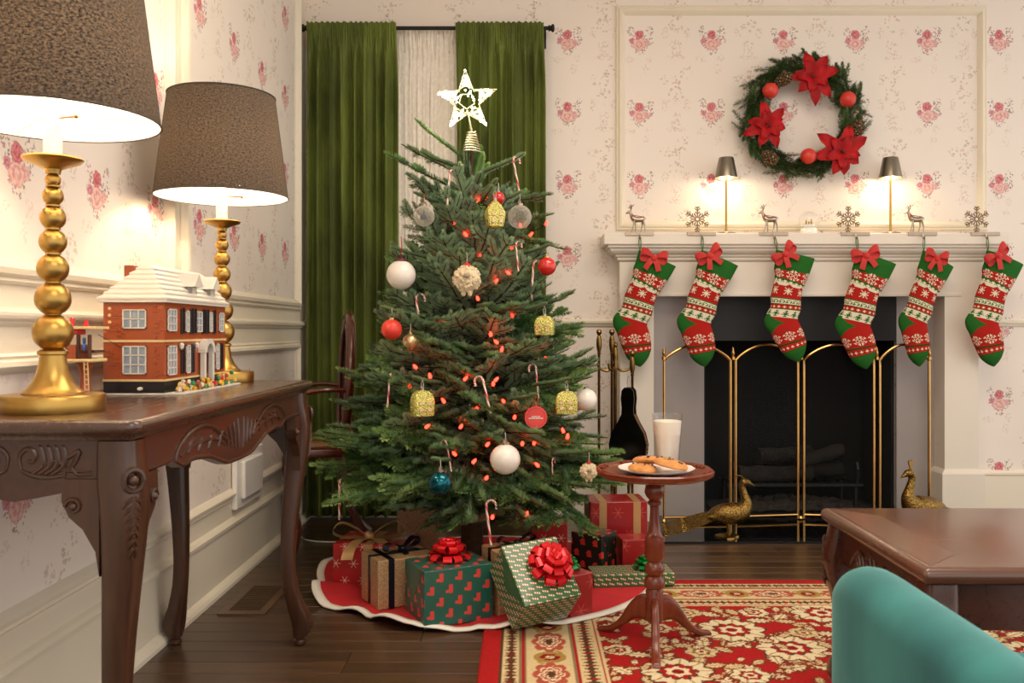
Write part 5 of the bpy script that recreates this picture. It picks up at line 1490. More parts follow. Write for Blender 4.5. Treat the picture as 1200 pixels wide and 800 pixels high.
# ------------------------------------------------------------------ tree skirt
KX, KY, KR = -.13, 3.22, .61
vs = []; fs = []; n = 160; nr = 24
def skirt_pt(a, f):
    front = max(0, math.cos(a+PI/2+.9))                   # folds on the console side and the front
    r_ = KR*f*(1+.035*math.sin(9*a)*front*f**3)
    z = .005+.034*f**4*max(0, math.sin(9*a+.8))*front+.016*f**4*max(0, math.sin(13*a))*front
    x = KX+r_*math.cos(a); y = KY+r_*math.sin(a)
    z += .0085*max(0, min(1, (x+.16)/.03))*max(0, min(1, (3.20-y)/.03))        # lies over the rug
    return (x, y, z)
for i in range(nr+1):
    for j in range(n): vs.append(skirt_pt(2*PI*j/n, .10+.90*i/nr))
for i in range(nr):
    for j in range(n): fs.append((i*n+j, i*n+(j+1) % n, (i+1)*n+(j+1) % n, (i+1)*n+j))
sk = thing('tree_skirt', 'red felt tree skirt with a white edge spread beneath the presents', 'tree skirt', (0, 0, 0))
o = MB().add(vs, fs).build('felt', M['redfelt'], sk, True); so = o.modifiers.new('t', 'SOLIDIFY'); so.thickness = .003; so.offset = 1
vs = []
for i in range(3):
    for j in range(n): 
        q = skirt_pt(2*PI*j/n, .965+.022*i); vs.append((q[0], q[1], q[2]+.004-(.004 if i == 2 else 0)))
fs = [(i*n+j, i*n+(j+1) % n, (i+1)*n+(j+1) % n, (i+1)*n+j) for i in range(2) for j in range(n)]
o = MB().add(vs, fs).build('white_trim', M['whitefelt'], sk, True); so = o.modifiers.new('t', 'SOLIDIFY'); so.thickness = .004; so.offset = 0

# ------------------------------------------------------------------ presents
def wrap_mat(name, base, ink, kind, sx_=.045, sy_=.045, rough=.35, ink2=None, jitter=0):
    t = NT(name); uv = t.sep(t.coord('UV')); 
    row = t.math('FLOOR', t.math('DIVIDE', uv[1], sy_)); odd = t.math('MULTIPLY', t.math('MODULO', t.math('ABSOLUTE', row), 2.0), .5)
    x = t.math('SUBTRACT', t.math('FRACT', t.math('ADD', t.math('DIVIDE', uv[0], sx_), odd)), .5); y = t.math('SUBTRACT', t.math('FRACT', t.math('DIVIDE', uv[1], sy_)), .5)
    def rect(cx, cy, w, h): 
        return t.math('MULTIPLY', t.step(t.math('ABSOLUTE', t.math('SUBTRACT', x, cx)), w, .02), t.step(t.math('ABSOLUTE', t.math('SUBTRACT', y, cy)), h, .02))
    mx_ = lambda a, b: t.math('MAXIMUM', a, b)
    col = C(base)
    if kind == 'boot': m = mx_(rect(.05, .05, .11, .33), mx_(rect(-.05, -.16, .17, .12), rect(.05, -.27, .09, .07)))
    elif kind == 'mitten': m = mx_(mx_(rect(.0, .0, .16, .17), rect(-.16, .06, .09, .08)), mx_(rect(.0, -.2, .2, .07), t.step(t.vm('LENGTH', t.comb(x, t.math('SUBTRACT', y, .16)), out=1), .16, .02)))
    elif kind == 'cane':
        u_ = t.math('ADD', t.math('MULTIPLY', x, .82), t.math('MULTIPLY', y, .38)); w_ = t.math('SUBTRACT', t.math('MULTIPLY', y, .80), t.math('MULTIPLY', x, -.55))
        m = t.math('MULTIPLY', t.step(t.math('ABSOLUTE', t.math('ADD', t.math('MULTIPLY', x, .45), y)), .17, .03), t.step(t.math('ABSOLUTE', x), .36, .03))
    else:
        ang = t.math('ARCTAN2', y, x); d = t.vm('LENGTH', t.comb(x, y), out=1)
        arm = t.math('MULTIPLY', t.math('ABSOLUTE', t.math('SINE', t.math('MULTIPLY', ang, 3.0))), d); m = t.math('MULTIPLY', t.step(arm, .04, .015), t.step(d, .27, .02))
    inkc = C(ink)
    if kind == 'cane': inkc = t.mix(t.step(t.math('ABSOLUTE', t.math('SUBTRACT', t.math('FRACT', t.math('MULTIPLY', x, 4)), .5)), .22, .04), C(ink), C(ink2))
    t.base(t.mix(m, col, inkc)); t.par(Roughness=rough, Coat_Weight=.25)
    t.bump(t.noise(t.coord('Object'), 14, 3), .25, .004)
    return t.m
M['w_boot'] = wrap_mat('green_boot_wrap', '#1f5a4c', '#d2443e', 'boot', .060, .036)
M['w_cane'] = wrap_mat('green_cane_wrap', '#3c6b40', '#efe2c4', 'cane', .026, .016, ink2='#c4432f')
M['w_mitt'] = wrap_mat('dark_mitten_wrap', '#132018', '#d2372c', 'mitten', .052, .040)
M['w_flake'] = wrap_mat('red_snowflake_wrap', '#a81a1c', '#e7c8ae', 'flake', .062, .058)
M['w_red'] = wrap_mat('deep_red_wrap', '#98161a', '#c4574a', 'flake', .085, .085)
t = NT('gold_glitter_wrap'); co = t.coord('Object'); gl_ = t.voro(co, 900, 'Color')
t.base(t.ramp(t.sep(gl_)[0], [(0, C('#8f6a43')), (.6, C('#b98f62')), (.93, C('#d9b98c')), (1, C('#fff0d0'))])); t.par(Roughness=.4, Metallic=.25); t.bump(t.sep(gl_)[1], .35, .001); M['w_glit'] = t.m
def gift_box(parent, w, d, h, mat, off=(0, 0, 0)):
    b = MB().rbox(-w/2, w/2, -d/2, d/2, 0, h, .004, seg=2); me = b.mesh('box')
    bm = bmesh.new(); bm.from_mesh(me); bmesh.ops.recalc_face_normals(bm, faces=bm.faces); uv = bm.loops.layers.uv.new('UVMap')
    for f in bm.faces:
        n_ = f.normal
        for l in f.loops:
            c = l.vert.co
            l[uv].uv = (c.x+.3, c.y+.7) if abs(n_.z) > .7 else ((c.x+.3, c.z+.7) if abs(n_.y) > .7 else (c.y+.31, c.z+.7))
    bm.to_mesh(me); bm.free(); me.materials.append(mat); o = link('box', me, parent); return o
def fold_lines(parent, w, d, h, mat):             # taped end flaps on the two x ends
    for s in (-1, 1):
        MB().add([(s*(w/2+.0012), -d/2+.004, h-.003), (s*(w/2+.0012), 0, h*.45), (s*(w/2+.0012), d/2-.004, h-.003), (s*(w/2+.0004), 0, h*.45-.002)], [(0, 1, 3), (1, 2, 3), (0, 3, 2)]).build('end_flap', mat, parent)
def star_bow(parent, loc_, r_, mat, tilt=(0, 0, 0)):
    bw = MB(); g5 = random.Random(int(r_*9999))
    for ring_, (n_, e, L) in enumerate(((9, 8, 1.0), (9, 32, .92), (7, 55, .8), (4, 78, .62))):
        for k in range(n_):
            a = 2*PI*(k+.5*(ring_ % 2))/n_+g5.uniform(-.1, .1); el = R(e+g5.uniform(-5, 5)); l = r_*L
            up_ = [(0, 0), (.45*l, .20*l), (.85*l, .22*l), (1.0*l, .02*l), (.8*l, -.10*l), (.4*l, -.05*l), (0, 0)]
            k2 = spline(up_, 13); w_ = r_*.20; rings = []
            Mx = T(0, 0, r_*.12*ring_) @ RZ(a) @ RY(-el)
            for i, q in enumerate(k2):
                tw_ = w_*(.45+.55*min(1, q[0]/(.5*l)))
                rings.append([Mx @ Vector((q[0], -tw_, q[1])), Mx @ Vector((q[0], tw_, q[1]))])
            bw.loft(rings, closed=False, caps=False)
    bw.sphere((0, 0, r_*.3), r_*.22, 10, 8)
    o = bw.build('bow', mat, parent, False, fixn=False); o.location = loc_; o.rotation_euler = tilt; return o
def ribbon_cross(parent, w, d, h, mat, wd=.02, xoff=0, yoff=0, both=True):
    t_ = .0012; b = MB()
    b.box(xoff-wd/2, xoff+wd/2, -d/2-t_, d/2+t_, h, h+t_).box(xoff-wd/2, xoff+wd/2, -d/2-t_, -d/2, 0, h+t_).box(xoff-wd/2, xoff+wd/2, d/2, d/2+t_, 0, h+t_)
    if both: b.box(-w/2-t_, w/2+t_, yoff-wd/2, yoff+wd/2, h, h+t_).box(-w/2-t_, -w/2, yoff-wd/2, yoff+wd/2, 0, h+t_).box(w/2, w/2+t_, yoff-wd/2, yoff+wd/2, 0, h+t_)
    return b.build('ribbon', mat, parent)
def loop_bow(parent, loc_, s, mat, rot=(0, 0, 0)):
    b = MB(); w_ = .011*s
    for sg in (-1, 1):
        k = spline([(0, 0, .002), (sg*.025*s, -.004, .020*s), (sg*.055*s, -.002, .030*s), (sg*.070*s, .0, .014*s), (sg*.05*s, 0, .004*s), (sg*.02*s, 0, .003*s), (0, 0, .002)], 24)
        b.loft([[(p[0], p[1]-w_*(.4+.6*min(1, abs(p[0])/(.03*s))), p[2]), (p[0], p[1]+w_*(.4+.6*min(1, abs(p[0])/(.03*s))), p[2])] for p in k], closed=False, caps=False)
        k = spline([(0, 0, .004), (sg*.02*s, -.025*s, .004), (sg*.035*s, -.055*s, -.006*s), (sg*.04*s, -.07*s, -.02*s)], 10)
        b.loft([[(p[0]-w_, p[1], p[2]), (p[0]+w_, p[1], p[2])] for p in k], closed=False, caps=False)
    b.sphere((0, 0, .006*s), .010*s, 12, 8, sc=(1, 1.2, .8)); o = b.build('bow', mat, parent, True, fixn=False); o.location = loc_; o.rotation_euler = rot; return o
def gift(name, label, x, y, z, w, d, h, rz, mat):
    o = thing(name, label, 'gift', (x, y, z), rz, None); gift_box(o, w, d, h, mat); fold_lines(o, w, d, h, mat); return o
def corner_gift(label, near, right, depth, h, mat, z=.010):
    """near = pixel of the nearest bottom corner, right = pixel of the bottom corner to its right"""
    A = ground(near[0], near[1], z); B = ground(right[0], right[1], z); dv = (B-A); w = dv.length; ang = math.atan2(dv.y, dv.x)
    c = A+dv*.5+Vector((-dv.y, dv.x, 0)).normalized()*depth*.5
    return gift('gift_box', label, c.x, c.y, z, w, depth, h, ang, mat), w
G1 = gift('gift_box', 'red snowflake present tied with a gold satin bow', -.515, 3.13, .012, .25, .20, .150, R(-6), M['w_flake'])
ribbon_cross(G1, .25, .20, .150, M['goldribbon'], .030, .0, 0); loop_bow(G1, (-.02, -.02, .151), 1.55, M['goldribbon'], (0, 0, .25)).scale = (1.15, 1.15, 1.3)
G2 = gift('gift_box', 'gold glitter present with a navy ribbon in front of the red snowflake one', -.405, 2.905, .012, .20, .155, .155, R(30), M['w_glit'])
ribbon_cross(G2, .20, .155, .155, M['navy'], .020, -.055, 0, True); loop_bow(G2, (.02, .02, .156), 1.2, M['navy'], (0, 0, .5))
G3, w3 = corner_gift('green present printed with red boots, topped with a shiny red bow', (497, 738), (578, 725), .172, .172, M['w_boot'])
star_bow(G3, (.005, .01, .172), .068, M['redmetal'])
G4 = thing('gift_box', 'green candy-cane print present tipped forward with a big red bow', 'gift', (0, 0, 0))
gb4 = gift_box(G4, .1855, .2014, .1377, M['w_cane']); fold_lines(G4, .1855, .2014, .1377, M['w_cane'])
M4 = T(.036, 2.6444, .1369+.006) @ RZ(.4626) @ RY(-.0568) @ RX(.7825) @ T(0, 0, -.1377/2); G4.matrix_world = M4; G4_MATRIX = M4
star_bow(G4, (.030, .005, .1377), .072, M['redmetal'])
G5, _ = corner_gift('small red snowflake present with a green bow behind the tipped green one', (668, 727), (695, 721), .13, .135, M['w_red'])
star_bow(G5, (-.01, .01, .135), .050, M['greenmetal'])
G6, _ = corner_gift('long flat green candy-cane print present with a green bow beside the rug', (696, 689), (791, 686), .12, .045, M['w_cane'], z=.016)
star_bow(G6, (.055, 0, .045), .048, M['greenmetal'])
G7 = gift('gift_box', 'dark present printed with red mittens under the tree', .262, 3.242, .010, .13, .11, .152, R(-35), M['w_mitt'])
G8 = gift('gift_box', 'dark red snowflake present beside the mitten-print one', .405, 3.245, .010, .105, .10, .130, R(8), M['w_red'])
G9 = gift('gift_box', 'tall red and gold striped present farthest back under the tree', .36, 3.44, .010, .22, .16, .235, R(4), M['w_red'])
ribbon_cross(G9, .22, .16, .235, M['goldribbon'], .028, .07, 0, False); 
o = ribbon_cross(G9, .22, .16, .235, M['goldribbon'], .028, -.06, 0, False)
G10 = gift('gift_box', 'gold glitter present with a navy bow behind the boot-print one', -.0290, 2.8135, .010, .163, .13, .20, .4626, M['w_glit'])   # carries the tipped one
ribbon_cross(G10, .163, .13, .20, M['navy'], .02, .0, 0, True); loop_bow(G10, (.02, .015, .201), 1.0, M['navy'], (0, 0, .1))
G11 = gift('gift_box', 'red present between the tree trunk and the mitten-print one', .095, 3.23, .010, .13, .12, .195, R(3), M['w_flake'])
G12 = gift('gift_box', 'plain gold present behind the tree on the chair side', -.42, 3.56, .010, .16, .12, .20, R(10), M['w_glit'])

# ------------------------------------------------------------------ keep the branches out of the presents, then find twigs to hang things on
def loc_mat(o): return o.matrix_basis.copy()
BOXES = []
for o in list(COL.objects):
    if o.name.startswith('gift_box') and o.parent is None:
        bx = [c for c in o.children if c.name.startswith('box')][0]; co = np.array([v.co for v in bx.data.vertices])
        Mg = G4_MATRIX if o == G4 else loc_mat(o)
        BOXES.append((np.array(Mg.inverted()), co.min(0)-.002, co.max(0)+.002))
        for c in o.children:
            if c.name.startswith('bow'):
                cb = np.array([v.co for v in c.data.vertices]); BOXES.append((np.array((Mg @ loc_mat(c)).inverted()), cb.min(0), cb.max(0)))
_mc = {}
def mesh_pts(me):
    if me.name not in _mc:
        co = np.empty(len(me.vertices)*3, np.float32); me.vertices.foreach_get('co', co); co = co.reshape(-1, 3)
        mi = np.empty(len(me.polygons), np.int32); me.polygons.foreach_get('material_index', mi)
        lv = np.empty(len(me.loops), np.int32); me.loops.foreach_get('vertex_index', lv); q = lv.reshape(-1, 4)
        st = np.unique(q[mi == 1]); tips = q[mi == 0][:, 2]; mids = q[mi == 0][:, 1]
        _mc[me.name] = (co[st].reshape(-1, 4, 3).mean(1), np.concatenate([co[tips], co[mids][::2]]))
    return _mc[me.name]
def to_world(o, P):
    Mw = np.array(T(TXc, TYc, 0) @ loc_mat(o)); return P @ Mw[:3, :3].T+Mw[:3, 3]
branches = [c for c in tree.children if c.name.startswith('branch')]
def hits(P):
    n = 0
    for Mi, lo_, hi_ in BOXES:
        q = P @ Mi[:3, :3].T+Mi[:3, 3]; n += int(np.all((q > lo_) & (q < hi_), 1).sum())
    return n
for o in branches:
    if o.location.z > .62: continue
    for k in range(12):
        st, nd = mesh_pts(o.data)
        if hits(np.concatenate([to_world(o, nd), to_world(o, st)])) == 0: break
        if k < 9:
            az_ = math.atan2(o.location.y, o.location.x); ax_ = Vector((math.sin(az_), -math.cos(az_), 0))
            o.rotation_euler = (Matrix.Rotation(R(2.5), 4, ax_) @ o.rotation_euler.to_matrix().to_4x4()).to_euler()
        else: o.scale.x *= .85
STEM = []; TIPS = []
for o in branches:
    st, nd = mesh_pts(o.data); STEM.append(to_world(o, st)); TIPS.append(to_world(o, nd[::2]))
STEM = np.concatenate(STEM); TIPS = np.concatenate(TIPS); TIPS = TIPS[TIPS[:, 1] < TYc+.25]; STEM = STEM[STEM[:, 1] < TYc+.2]
def proj(P): return VX+F*P[:, 0]/P[:, 1], VY-F*(P[:, 2]-H)/P[:, 1]
SU, SV = proj(STEM); TU, TV = proj(TIPS)
TAKEN = []
def hang(u, v, rpx, rise, ry=1.0):
    """ornament spot at the foliage surface, clear of needles, under the tip of a shoot that carries it: (centre, point on the shoot)"""
    p0 = on_tree(u, v, .92); best = None
    win = (np.abs(TU-u) < 2*rpx+10) & (np.abs(TV-v) < 2*rpx*ry+10); tp = TIPS[win]; tu = TU[win]; tv = TV[win]
    for k in range(32):
        Y = p0.y+.03-k*.01; c = np.array(at(u, v, Y)); r_ = rpx*Y/F
        d = (tp-c)/np.array([1, 1, ry]); ins = int((np.einsum('ij,ij->i', d, d) < (r_*1.03)**2).sum())
        fr = int(((tp[:, 1] < Y-r_*.3) & (np.hypot(tu-u, (tv-v)/ry) < rpx*.85)).sum())
        cl = sum(max(0, 1.06*(r_*max(1, ry)+r2)-np.linalg.norm(c-p2)) for p2, r2 in TAKEN)
        cost = ins*2.5+fr*.25+cl*4000+k*.5
        if best is None or cost < best[0]: best = (cost, c, r_)
    _, c, r_ = best; TAKEN.append((c, r_*max(1, ry*.9)))
    Hp = Vector(c)+Vector((0, 0, r_*ry*1.25+.020)); dr = Vector((Hp.x-TXc, Hp.y-TYc, 0)); L = dr.length; dr.normalize()
    A = Hp-dr*min(.16, L*.8)-Vector((0, 0, .022)); B = Hp+dr*.028+Vector((0, 0, .004)); d = B-A
    o = link('branch', SH1, tree); o.location = A-Vector((TXc, TYc, 0))
    o.rotation_euler = (RZ(math.atan2(d.y, d.x)) @ RY(-math.asin(d.z/d.length))).to_euler(); o.scale = (d.length/.30, .75, .75)
    st = to_world(o, mesh_pts(SH1)[0]); q = st[np.argmin(np.abs((st-np.array(Hp)) @ np.array(dr)))]     # the shoot's own height over the ornament
    return Vector(c), Vector((c[0], c[1], float(q[2])))
def hook_spot(u, v, length_px):
    """a twig point near a pixel, in front of the foliage, for a cane's crook"""
    best = None
    for w_ in (7, 13, 24):
        c = np.where((np.abs(SU-u) < w_) & (np.abs(SV-v) < w_))[0]
        if len(c) > 200: c = c[np.linspace(0, len(c)-1, 200).astype(int)]
        win = (np.abs(TU-u) < 22) & (TV > v-12) & (TV < v+length_px); ty = TIPS[win][:, 1]; tu = TU[win]
        for i in c:
            fr = int(((ty < STEM[i][1]-.012) & (np.abs(tu-SU[i]) < 6)).sum())
            cl = sum(max(0, r2+.012-math.hypot(STEM[i][0]-p2[0], STEM[i][1]-p2[1])) for p2, r2 in TAKEN if -.02 < STEM[i][2]-p2[2] < .14)
            cost = abs(SU[i]-u)+abs(SV[i]-v)+fr*.12+cl*2500
            if best is None or cost < best[0]: best = (cost, STEM[i])
        if best is not None: break
    return Vector(best[1]) if best is not None else on_tree(u, v, 1.0)
def on_tree(u, v, k=.90):                        # a spot on the foliage surface seen at a pixel
    Y = TYc-.2
    for _ in range(12):
        p = at(u, v, Y); r = max(.05, RT(min(ZTOP-.03, p.z+.03)))*k; dx = p.x-TXc
        Y = TYc-(math.sqrt(max(0, r*r-dx*dx)) if abs(dx) < r else 0)
    return at(u, v, Y-.01)

# star -----------------------------------------------------------------
sq = at(547, 118, TYc-.02)
star = thing('star_tree_topper', 'lit silver wire star with spiral base on the tree top', 'star', (sq.x, sq.y, sq.z))
M['wirelit'] = plain('silver_wire', '#e2d9b8', .25, .6, var=.05)
M['stardot'] = emis('star_bulb', '#fff0d0', 70)
ro, ri = .118, .046; pts = []
for k in range(10):
    a = PI/2+R(3)+k*PI/5; r_ = ro if k % 2 == 0 else ri; pts.append((r_*math.cos(a), r_*math.sin(a)))
b = MB(); g2 = random.Random(9)
for yy in (-.012, .012):
    b.tube([(x, yy if k % 2 else yy*.3, z) for k, (x, z) in enumerate(pts)], .0018, 6, closed=True)
hole = [(.030*math.cos(PI/2+k*2*PI/5+PI/5), .030*math.sin(PI/2+k*2*PI/5+PI/5)) for k in range(5)]
b.tube([(x, 0, z) for x, z in hole], .0016, 6, closed=True)
for k in range(5):
    tip = Vector((pts[2*k][0], 0, pts[2*k][1])); L_ = Vector((pts[2*k-1][0], 0, pts[2*k-1][1])); R_ = Vector((pts[2*k+1][0], 0, pts[2*k+1][1])); 
    for q in range(17):
        a_ = L_.lerp(tip, g2.random()) if q % 2 else R_.lerp(tip, g2.random()); c_ = R_.lerp(tip, g2.random()*.9) if q % 2 else L_.lerp(tip, g2.random()*.5)
        mid = (a_+c_)/2+Vector((g2.uniform(-.006, .006), g2.choice((-1, 1))*.010, g2.uniform(-.006, .006))); b.tube([a_, mid, c_], .0011, 5)
b.build('wire_frame', M['wirelit'], star, True)
for k in range(75):
    q = k % 5; f = g2.random()**1.2; tip = Vector((pts[2*q][0], 0, pts[2*q][1])); c0 = Vector((0, 0, 0)); p = c0.lerp(tip, .3+.65*f)
    p += Vector((g2.uniform(-.02, .02)*(1-f), g2.uniform(-.012, .012), g2.uniform(-.02, .02)*(1-f)))
    MB().sphere(tuple(p), .0032, 8, 6).build('bulb', M['stardot'], star)
d = bpy.data.lights.new('star_light', 'POINT'); d.energy = .55; d.color = (1, .86, .6); d.shadow_soft_size = .08
lo = bpy.data.objects.new('star_light', d); COL.objects.link(lo); lo.parent = star; lo.location = (0, -.03, 0)
coil = []
for k in range(150):
    f = k/149; a = f*2*PI*8; r_ = .014+.020*f; coil.append((.018+r_*math.cos(a), r_*math.sin(a), -.112-.078*f))
MB().tube(coil, .0024, 6).tube([(.018, 0, -.112), (.008, 0, -.06), (0, 0, -.035)], .0028, 6).build('coil_base', M['wirelit'], star, True)

# string lights ----------------------------------------------------------
M['redlight'] = emis('red_mini_bulb', '#ff1c12', 16)
M['wire'] = plain('dark_green_wire', '#0f1a0e', .6)
sl_ = thing('string_lights', 'red mini string lights wound round the inside of the tree', 'string lights', (TXc, TYc, 0))
LP = [(541, 319), (518, 318), (569, 232), (576, 253), (532, 261), (559, 235), (545, 375), (519, 383), (575, 392), (582, 401), (588, 410), (504, 441), (545, 444), (581, 445), (578, 450), (603, 489), (571, 521), (533, 532), (555, 541), (626, 519), (612, 520), (577, 606), (617, 603), (600, 290), (581, 330), (562, 300), (546, 275), (596, 320), (640, 262), (610, 265), (570, 560), (487, 430), (622, 275), (480, 455), (660, 505), (665, 512), (590, 470), (558, 480), (520, 470), (640, 420), (560, 350), (600, 370), (540, 500), (630, 545), (500, 500)]
wp = []
for u, v in sorted(LP, key=lambda q: q[1]):
    p = on_tree(u, v, .74)-Vector((TXc, TYc, 0)); wp.append(p); TAKEN.append((np.array((p.x+TXc, p.y+TYc, p.z)), .010))
    o = MB().lathe([(.0045, -.006), (.0055, 0), (.0045, .008), (.001, .013)], 8, M=T(*p) @ Euler((g.uniform(-1, 1), g.uniform(-1, 1), 0)).to_matrix().to_4x4()).build('bulb', M['redlight'], sl_, True)
cw = []
for a, b2 in zip(wp[:-1], wp[1:]):
    for k in range(6):
        f = k/6; q = a.lerp(b2, f); rad_ = Vector((q.x, q.y, 0)); 
        cw.append(Vector((q.x, q.y+.05*math.sin(PI*f), q.z-.015*math.sin(PI*f))))
MB().tube(cw, .0016, 5).build('wire', M['wire'], sl_)

# baubles ---------------------------------------------------------------
M['blackcap'] = plain('black_top_hat', '#141214', .5)
M['threads'] = plain('clear_thread', '#d8d2c6', .4)
def bauble(u, v, rpx, mat, label, cap='silver', thread=None, k=.93, thing_name='ball_ornament'):
    p, tw_ = hang(u, v, rpx, 26); r_ = rpx*p.y/F
    B = thing(thing_name, label, 'ornament', (p.x, p.y, p.z))
    MB().sphere((0, 0, 0), r_, 28, 18).build('ball', mat, B, True)
    MB().lathe([(r_*.26, r_*.94), (r_*.26, r_*1.12), (r_*.12, r_*1.16)], 12).tube([(r_*.12*math.cos(a), 0, r_*1.26+r_*.12*math.sin(a)) for a in np.linspace(0, 2*PI, 11)[:-1]], r_*.03, 5, closed=True).build('cap', M[cap], B, True)
    h = max(.004, tw_.z-p.z-r_*1.2+.003)
    MB().tube([(0, 0, r_*1.2), (.001, 0, r_*1.2+h*.5), (0, 0, r_*1.2+h)], .0011, 5).build('hanging_thread', M['threads'] if cap != 'blackcap' else M['red'], B)
    return B, r_
t = NT('clear_ornament_plastic'); tr = t.n('ShaderNodeBsdfTransparent'); tr.inputs[0].default_value = (.97, .95, .93, 1); mx = t.n('ShaderNodeMixShader')
lw = t.n('ShaderNodeLayerWeight'); lw.inputs[0].default_value = .4
t.par(Base_Color=C('#efe6dc'), Roughness=.12); t.set(mx.inputs[0], t.math('ADD', t.math('MULTIPLY', lw.outputs['Facing'], .5), .10)); t.set(mx.inputs[1], tr.outputs[0]); t.set(mx.inputs[2], t.p.outputs[0]); t.set(t.out.inputs[0], mx.outputs[0]); M['clearball'] = t.m
B, r_ = bauble(470, 322, 17.2, M['pearl'], 'matte white ball ornament with a small black top hat and red band', 'blackcap', k=1.06, thing_name='snowman_ornament')
MB().lathe([(r_*.42, r_*.93), (r_*.42, r_*.99), (r_*.27, r_*1.0), (r_*.27, r_*1.32), (.001, r_*1.33)], 18).build('hat', M['blackcap'], B, True)
MB().lathe([(r_*.285, r_*1.0), (r_*.285, r_*1.08)], 18).build('hat_band', M['red'], B, True)
MB().tube([(0, 0, r_*1.3), (.003, -.002, r_*1.9), (.0, 0, r_*2.6)], .003, 6, flat=.5).build('ribbon', M['red'], B, True)
B, r_ = bauble(497, 253, 12.5, M['clearball'], 'clear ball ornament with a dark printed figure and red ribbon', 'silver', k=1.0)
b = MB().prism([(-.3*r_, -.4*r_), (.3*r_, -.35*r_), (.22*r_, 0), (.12*r_, .05*r_), (.14*r_, .38*r_), (-.02*r_, .42*r_), (-.05*r_, .1*r_), (-.32*r_, 0)], -r_*.5, -r_*.4); b.build('figure', plain('navy_print', '#33405a', .5), B)
MB().tube([(0, 0, r_*1.15), (-.002, 0, r_*1.6), (.004, 0, r_*2.1)], .003, 6, flat=.5).build('ribbon', M['red'], B, True)
bauble(609, 254, 14, M['clearball'], 'clear glass ball ornament high on the tree beside the yellow glass house', 'silver')
bauble(641, 312, 10.8, M['redgloss'], 'glossy red ball ornament on the fireplace side of the tree', 'goldball', k=1.02)
bauble(459, 386, 12.2, M['redsatin'], 'textured red ball ornament beside the green curtain', 'goldball', k=1.06)
bauble(481, 400, 9.5, M['goldball'], 'small champagne gold ball ornament next to the textured red one', 'goldball', k=1.0)
bauble(592, 538, 17.8, M['pearl'], 'large pearly white ball ornament low on the front of the tree', 'silver', k=.96)
bauble(516, 566, 14.2, M['teal_ball'], 'shiny dark teal ball ornament low on the tree', 'silver', k=1.0)
bauble(687, 468, 13, M['pearl'], 'pale white ball ornament half hidden near the fireplace tools', 'silver', k=.98)
bauble(584, 232, 7.5, M['redgloss'], 'small red ball ornament tucked behind the top house ornament', 'silver', k=.8)

# glass house ornaments
t = NT('yellow_glitter_glass'); co = t.coord('Object'); vv = t.voro(co, 260)
t.base(t.ramp(vv, [(.1, C('#f1ecb8')), (.45, C('#d9d06a')), (.8, C('#8f8a28'))])); t.par(Roughness=.12, Metallic=.35); t.bump(vv, .8, .003); M['yglass'] = t.m
def house_orn(u, v, w, h, label, roof=True, rz=.3):
    p, tw_ = hang(u, v, w*.5, 26, ry=h/w); k = p.y/F; w *= k; h *= k; ht = max(h*1.15, tw_.z-p.z+h*.5+.002)
    B = thing('glass_house_ornament', label, 'ornament', (p.x, p.y, p.z-h*.5), rz, 'yellow glass house ornaments')
    def rg(s, z): return [(x, y, z) for x, y in rrect(w*.5*s, w*.36*s, w*.12*s, 3)]
    if roof: rings = [rg(.5, 0), rg(.8, h*.06), rg(.92, h*.3), rg(1.0, h*.52), rg(.92, h*.62), rg(.6, h*.82), rg(.2, h*.98), rg(.05, h)]
    else: rings = [rg(.92, 0), rg(.96, h*.04), rg(1.0, h*.5), rg(.96, h*.68), rg(.8, h*.86), rg(.5, h*.97), rg(.1, h)]
    MB().loft(rings).build('shell', M['yglass'], B, True)
    for i in (-1, 1):
        for z in (.25, .5): MB().rbox(i*w*.2-w*.09, i*w*.2+w*.09, -w*.38, -w*.33, h*z-h*.07, h*z+h*.07, .0006).build('window', M['goldball'], B)
    MB().lathe([(w*.10, h*.96), (w*.10, h*1.08), (w*.03, h*1.1)], 10).build('cap', M['silver'], B, True)
    MB().tube([(-.003, 0, h*1.1), (-.004, .0, (h*1.1+ht)*.5), (0, 0, ht), (.004, 0, (h*1.1+ht)*.5), (.003, 0, h*1.1)], .0009, 5).build('hanging_thread', M['threads'], B)
house_orn(580, 251, 23, 33, 'yellow glass house ornament with peaked top near the star', True, .35)
house_orn(495, 472, 26, 30, 'yellow glass house ornament beside the candy cane, above the teal ball', False, .5)
house_orn(638, 381, 23, 23, 'yellow glass house ornament tucked in the branches over the chair rail', False, -.2)
house_orn(664, 471, 26, 27, 'yellow glass house ornament next to the red disc ornament', False, -.1)

